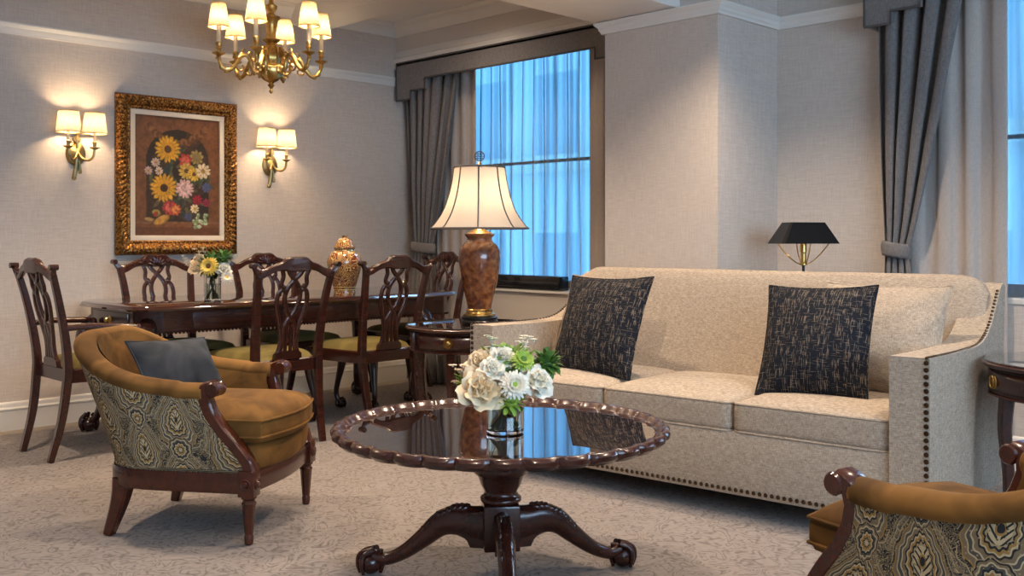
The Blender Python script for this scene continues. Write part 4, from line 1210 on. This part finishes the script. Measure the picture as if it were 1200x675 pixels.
ca.data.foreach_set('color', np.concatenate([np.clip(img, 0, 1), np.ones((NU, NV, 1))], 2).astype(np.float32).ravel())
t_ = m.node_tree.nodes.new('ShaderNodeVertexColor'); t_.layer_name = 'paint'; setcol(m, t_.outputs[0])

# ------------------------------------------------------------------ gilt jar on the dining table
gj = thing('ginger_jar', 'red and gold lidded porcelain jar on the dining table', 'jar', (3.70, 5.20, TZ))
MB().lathe([(.001, 0), (.068, 0), (.070, .012), (.066, .022), (.070, .045), (.080, .08), (.096, .13), (.108, .18), (.110, .21), (.100, .245), (.078, .268), (.062, .276), (.060, .288)], 48).build('body', 'imari', gj, smooth=60)
b = MB()
for z, r in ((.03, .069), (.046, .0715), (.275, .066), (.288, .062)): b.tube([(r * math.cos(i * PI / 18), r * math.sin(i * PI / 18), z) for i in range(36)], .0028, 6, closed=True)
b.build('gilt_bands', 'goldin', gj)
ld = MB().lathe([(.064, .286), (.068, .292), (.066, .302), (.056, .315), (.054, .325), (.045, .342), (.025, .356), (.014, .358), (.013, .364), (.02, .37), (.001, .374)], 40).build('lid', 'imari', gj, smooth=60)

# ------------------------------------------------------------------ flowers
def petal(b, L_, W_, curl, cup, base, az, el, n=5):
    """petal with base at point, heading azimuth az, elevation el"""
    R_ = Matrix.Rotation(az, 3, 'Z') @ Matrix.Rotation(-el, 3, 'Y')
    B = Vector(base)
    def g(u, v_):
        a = (v_ - .5) * 2
        w = W_ * math.sin(PI * (u * .80 + .10)) ** .6
        x_ = L_ * u; y_ = a * w
        z_ = cup * (a * a) * w + curl * u * u * L_ * (-1)
        return B + R_ @ Vector((x_, y_, z_))
    b.grid(g, n, n)
def rose(label, loc, r, mat, tilt, az, group, name='rose'):
    b = MB(); n = 26
    for k in range(n):
        t = k / (n - 1); a = k * 2.39996
        rad = r * (.04 + .40 * t)
        h = r * (.55 - .75 * t ** 1.4)
        el = math.radians(88 - 46 * t ** 1.5)
        Lp = r * (.50 + .55 * t)
        base = (rad * math.cos(a) * .85, rad * math.sin(a) * .85, h - r * .55)
        petal(b, Lp, r * (.28 + .40 * t), .06 + .50 * t * t, -.45 + .15 * t, base, a, el, 6)
    b.lathe([(.001, -r * .75), (r * .3, -r * .65), (r * .62, -r * .28), (r * .5, 0), (r * .2, r * .25), (.001, r * .3)], 16)
    return flower(name, label, b, mat, loc, tilt, az, group)
def flower(name, label, b, mat, loc, tilt, az, group):
    o = b.build(name, mat, smooth=180)
    tag(o, label, 'flower', group)
    o.location = loc; o.rotation_mode = 'QUATERNION'
    o.rotation_quaternion = (Matrix.Rotation(az, 3, 'Z') @ Matrix.Rotation(tilt, 3, 'Y')).to_quaternion()
    return o
def daisy(label, loc, r, mat, eye, tilt, az, group, rows=3, n=22, name='daisy', eyer=.28):
    b = MB()
    for k in range(rows):
        for i in range(n):
            a = 2 * PI * (i + .5 * k) / n + random.uniform(-.06, .06)
            petal(b, r * (1 - .13 * k) * random.uniform(.9, 1.02), r * .13, .20 - .14 * k, .3, (.06 * r * math.cos(a), .06 * r * math.sin(a), .03 * r * k), a, .08 + .24 * k, 4)
    b.lathe([(.001, -r * .5), (.12 * r, -r * .4), (.28 * r, -.05 * r), (.001, .02 * r)], 12)
    o = flower(name, label, b, mat, loc, tilt, az, group)
    e = MB(); er = r * eyer
    e.ball((0, 0, r * .10), (er, er, er * .55), 12)
    for k in range(26):
        rr = er * .95 * math.sqrt((k + .5) / 26); a = k * 2.4
        e.ball((rr * math.cos(a), rr * math.sin(a), r * .10 + er * .52 * math.sqrt(max(0, 1 - (rr / er) ** 2))), er * .16, 6)
    e.build('flower_eye', eye, o)
    return o
def foliage(label, loc, r, mat, group, n=60, name='greenery', cat='foliage', leaf=.022, flat=.8):
    b = MB()
    for k in range(n):
        z = 1 - 2 * (k + .5) / n; a = k * 2.39996; q = math.sqrt(1 - z * z)
        d = Vector((q * math.cos(a), q * math.sin(a), z * flat))
        rr = r * random.uniform(.72, 1.02)
        petal(b, leaf * random.uniform(.8, 1.3), leaf * .38, random.uniform(-.1, .4), .3, d * rr * .82, a + random.uniform(-.7, .7), math.asin(z) + random.uniform(-.3, .7), 4)
    b.ball((0, 0, 0), (r * .72, r * .72, r * .72 * flat), 12)
    o = b.build(name, mat, smooth=180); tag(o, label, cat, group); o.location = loc
    return o
def sprig(label, loc, h, mat, group, n=7, az=0, lean=.5, bl=.011, name='flower_sprig'):
    b = MB()
    tip = Vector((math.cos(az) * lean * h, math.sin(az) * lean * h, h))
    b.tube([(0, 0, 0), tuple(tip * .5 + Vector((0, 0, .05 * h))), tuple(tip)], .0016, 5)
    for k in range(n):
        p = tip * (.45 + .55 * k / (n - 1)) + Vector((random.uniform(-1, 1), random.uniform(-1, 1), random.uniform(-.4, .8))) * bl * 1.5
        for i in range(5):
            petal(b, bl * 1.1, bl * .55, .2, .3, p, i * 1.2566 + k, .35 + .3 * (k % 2), 3)
        b.ball(p, bl * .3, 6)
    o = b.build(name, mat, smooth=180); tag(o, label, 'flower', group); o.location = loc
    return o
def W(px, d, z):   # a point seen at column px at depth d
    lat = (px - 600) * d / f_px
    return Vector(((d + lat) / math.sqrt(2), (d - lat) / math.sqrt(2), z))
def Wp(px, py, d):
    return W(px, d, 1.12 - (py - yh) * d / f_px)
CAM = -3 * PI / 4      # azimuth that faces the camera
# coffee table bouquet
vz = .516 - .005
vc = Wp(592, 505, 3.12); vc.z = vz
va = thing('glass_vase', 'clear glass vase of white flowers on the coffee table', 'vase', vc)
MB().lathe([(.001, 0), (.054, 0), (.058, .004), (.058, .125), (.052, .125), (.052, .014), (.001, .014)], 48).build('glass', 'glass', va, smooth=40)
MB().lathe([(.001, .0142), (.0518, .0142), (.0518, .075), (.001, .075)], 40).build('water', 'water', va, smooth=40)
G = 'white and green coffee table bouquet'
st = MB()
for k in range(14):
    a = k * 2.4; st.tube([(.035 * math.cos(a), .035 * math.sin(a), .017), (-.02 * math.cos(a), -.02 * math.sin(a), .10), (.05 * math.cos(a + 1), .05 * math.sin(a + 1), .19)], .0032, 6)
st.build('flower_stems', 'leaf2', va)
B0 = 3.12
foliage('green leafy mass packed under the white roses', (vc.x, vc.y, vz + .195), .098, 'leaf2', G, 150, leaf=.034)
foliage('tuft of lime hydrangea under the white daisy', Wp(598, 470, 3.03), .040, 'lime', G, 70, leaf=.02)
foliage('lime greenery at the left of the large cream rose', Wp(549, 447, 3.07), .034, 'lime', G, 50, leaf=.022)
foliage('dark spiky green thistle at the right edge of the coffee table bouquet', Wp(641, 426, 3.10), .030, 'leaf', G, 80, leaf=.03, name='thistle')
rose('large cream rose at the front left of the coffee table bouquet', Wp(565, 455, 2.99), .054, 'cream', 1.15, CAM + .15, G)
rose('cream rose at the upper left above the large cream rose', Wp(561, 424, 3.06), .040, 'cream', .9, CAM - .5, G)
rose('pale yellow rosebud between large cream rose and white daisy', Wp(577, 431, 3.01), .034, 'white', .8, CAM + .1, G)
rose('small white ranunculus at the top centre of the coffee table bouquet', Wp(590, 417, 3.05), .034, 'white', .8, CAM + .3, G, 'ranunculus')
rose('white rose at the right side of the coffee table bouquet', Wp(633, 446, 3.03), .044, 'white', 1.1, CAM + .75, G)
daisy('white daisy with green eye in the middle of the coffee table bouquet', Wp(603, 451, 2.98), .044, 'white', 'lime', 1.25, CAM + .2, G, 4, 22)
daisy('lime green chrysanthemum at the upper right of the coffee table bouquet', Wp(613, 422, 3.03), .036, 'lime', 'leaf', .9, CAM + .4, G, 3, 20, 'chrysanthemum', .34)
sprig('pale sage blossom sprig rising at the top of the coffee table bouquet', Wp(582, 424, 3.12), .075, 'palesage', G, 9, CAM - 1.2, .3, .012)
sprig('white blossom sprig at the top right of the coffee table bouquet', Wp(612, 420, 3.14), .06, 'white', G, 8, CAM + 1.4, .3, .014)
sprig('blush blossom sprig hanging out at the left of the coffee table bouquet', Wp(556, 450, 3.06), .05, 'blush', G, 9, CAM - 1.5, 1.2, .014)
sprig('blush blossom sprig low at the left edge of the coffee table bouquet', Wp(553, 462, 3.06), .035, 'blush', G, 7, CAM - 1.45, 1.3, .012)
# dining table bouquet
dc = Vector((2.76, 5.14, TZ))
dv = thing('glass_vase', 'clear glass vase with a small bouquet on the dining table', 'vase', dc)
MB().lathe([(.001, 0), (.042, 0), (.046, .004), (.048, .155), (.043, .155), (.042, .012), (.001, .012)], 40).build('glass', 'glass', dv, smooth=40)
MB().lathe([(.001, .0122), (.0418, .0122), (.0424, .10), (.001, .10)], 32).build('water', 'water', dv, smooth=40)
G = 'yellow and white dining table bouquet'
st = MB()
for k in range(9):
    a = k * 2.4; st.tube([(.028 * math.cos(a), .028 * math.sin(a), .015), (-.015 * math.cos(a), -.015 * math.sin(a), .11), (.04 * math.cos(a + 1), .04 * math.sin(a + 1), .21)], .003, 6)
st.build('flower_stems', 'leaf2', dv)
D0 = 5.58
foliage('leafy base of the dining table bouquet', (dc.x, dc.y, TZ + .20), .072, 'leaf', G, 80, leaf=.034)
foliage('green leaf cluster at the upper right of the dining table bouquet', Wp(263, 302, D0), .034, 'leaf', G, 40, leaf=.03)
daisy('yellow sunflower with brown eye in the centre of the dining bouquet', Wp(245, 312, D0 - .08), .052, 'yellow', 'brown', 1.35, CAM - .1, G, 3, 20, 'sunflower', .34)
daisy('white daisy low at the right of the dining bouquet', Wp(266, 325, D0 - .05), .036, 'white', 'yellow', 1.2, CAM + .3, G, 3, 16)
rose('white bloom right of the sunflower in the dining bouquet', Wp(262, 314, D0 - .04), .034, 'white', .9, CAM + .4, G, 'carnation')
rose('white bloom at the left of the sunflower in the dining bouquet', Wp(229, 312, D0 - .03), .042, 'cream', .9, CAM - .5, G, 'carnation')
rose('cream bloom at the top left of the dining bouquet', Wp(233, 303, D0), .036, 'cream', .5, CAM - .3, G, 'carnation')
sprig('white blossom sprig at the far left of the dining bouquet', Wp(228, 318, D0), .07, 'white', G, 8, CAM - 1.5, .9, .015)
sprig('white blossom sprig standing at the top of the dining bouquet', Wp(236, 306, D0), .06, 'white', G, 8, CAM - .8, .3, .015)
sprig('white blossom sprig at the far right of the dining bouquet', Wp(266, 312, D0), .06, 'white', G, 8, CAM + 1.4, .9, .015)

# ------------------------------------------------------------------ light
def light(kind, name, loc, power, col, soft=.03, rot=None, **k):
    l = bpy.data.lights.new(name, kind); l.energy = power; l.color = col
    if kind in ('POINT', 'SPOT'): l.shadow_soft_size = soft
    for a, v_ in k.items(): setattr(l, a, v_)
    o = bpy.data.objects.new(name, l); C.objects.link(o); o.location = loc
    if rot: o.rotation_euler = rot
    return o
WARM = (1, .71, .42)
for a in CHA: light('POINT', 'chandelier_bulb', (CH[0] + RS * math.cos(a), CH[1] + RS * math.sin(a), 2.445), 11.0, WARM, .02)
for x_ in SX:
    for s_ in (-1, 1): light('POINT', 'sconce_bulb', (x_ + s_ * .078, YL - .095, 1.635 + .18), 4.2, WARM, .028)
light('POINT', 'table_lamp_bulb', (lx, ly_, lz + .66), 5.5, (1, .72, .46), .03)
light('POINT', 'floor_lamp_bulb', (4.72, 2.58, FZ + 1.06), 1.0, WARM, .02)
FILL_COL = (1, .79, .59)
for x_, y_, p in ((1.0, 1.2, 80), (2.2, 2.8, 110), (3.7, 2.5, 150), (3.4, .9, 85), (1.2, 4.6, 150), (3.2, 4.5, 130), (-.8, 2.6, 70), (.8, -.8, 60)):  # unseen spots added as room fill, one of them read from leg shadows
    light('SPOT', 'ceiling_fill', (x_, y_, ZC - .02), p, FILL_COL, .06, (0, 0, 0), spot_size=2.0, spot_blend=.7)
light('SPOT', 'ceiling_fill', (4.34, 5.0, ZC - .02), 34, FILL_COL, .15, (0, 0, 0), spot_size=2.75, spot_blend=1.0)  # added unseen spot brightening the window bay and bulkhead
# daylight at the two windows, plus an added fill lamp behind the near wall
for (x_, y_, sy, z_, sz) in ((XW + .12, 4.95, 1.95, 1.6, 1.6), (XR + .25, 1.1, 1.95, 1.6, 1.6)):
    o = light('AREA', 'window_portal', (x_, y_, z_), 1, (1, 1, 1), 1, (0, PI / 2, 0), shape='RECTANGLE', size=sz, size_y=sy)
    o.data.cycles.is_portal = True
DAY = (.72, .86, 1.0)
light('AREA', 'daylight_fill', (1.0, YN - .5, 1.7), 115, DAY, .1, (PI / 2 + .0, 0, 0), shape='RECTANGLE', size=4.2, size_y=1.8)  # added fill lamp outside the unseen near-wall opening
light('AREA', 'daylight_fill', (XR + .9, .45, 1.7), 300, (.55, .78, 1.0), .1, (0, PI / 2 + .3, 0), shape='RECTANGLE', size=1.7, size_y=1.6)
light('AREA', 'daylight_fill', (6.5, 5.0, 3.3), 300, (.4, .7, 1.0), .1, (0, PI / 2 - .65, 0), shape='RECTANGLE', size=1.0, size_y=2.0)
w_ = bpy.data.worlds.new('sky'); sc.world = w_; w_.use_nodes = True
bg = w_.node_tree.nodes['Background']; bg.inputs[0].default_value = (.15, .50, .95, 1); bg.inputs[1].default_value = 3.2

vs_ = sc.view_settings
vs_.view_transform = 'Standard'; vs_.look = 'None'; vs_.gamma = 1.0; vs_.exposure = 0.38; vs_.use_curve_mapping = False
for k in ('sofa', 'blackcush', 'mustard', 'greyvel', 'olive', 'paisley', 'drape', 'lining', 'carpet', 'floor', 'wall'):
    bs(M[k]).inputs['Specular IOR Level'].default_value = .15
cy = sc.cycles
cy.max_bounces = 8; cy.diffuse_bounces = 4; cy.glossy_bounces = 4; cy.transmission_bounces = 8; cy.transparent_max_bounces = 12
cy.caustics_reflective = False; cy.caustics_refractive = False; cy.sample_clamp_indirect = 6.0
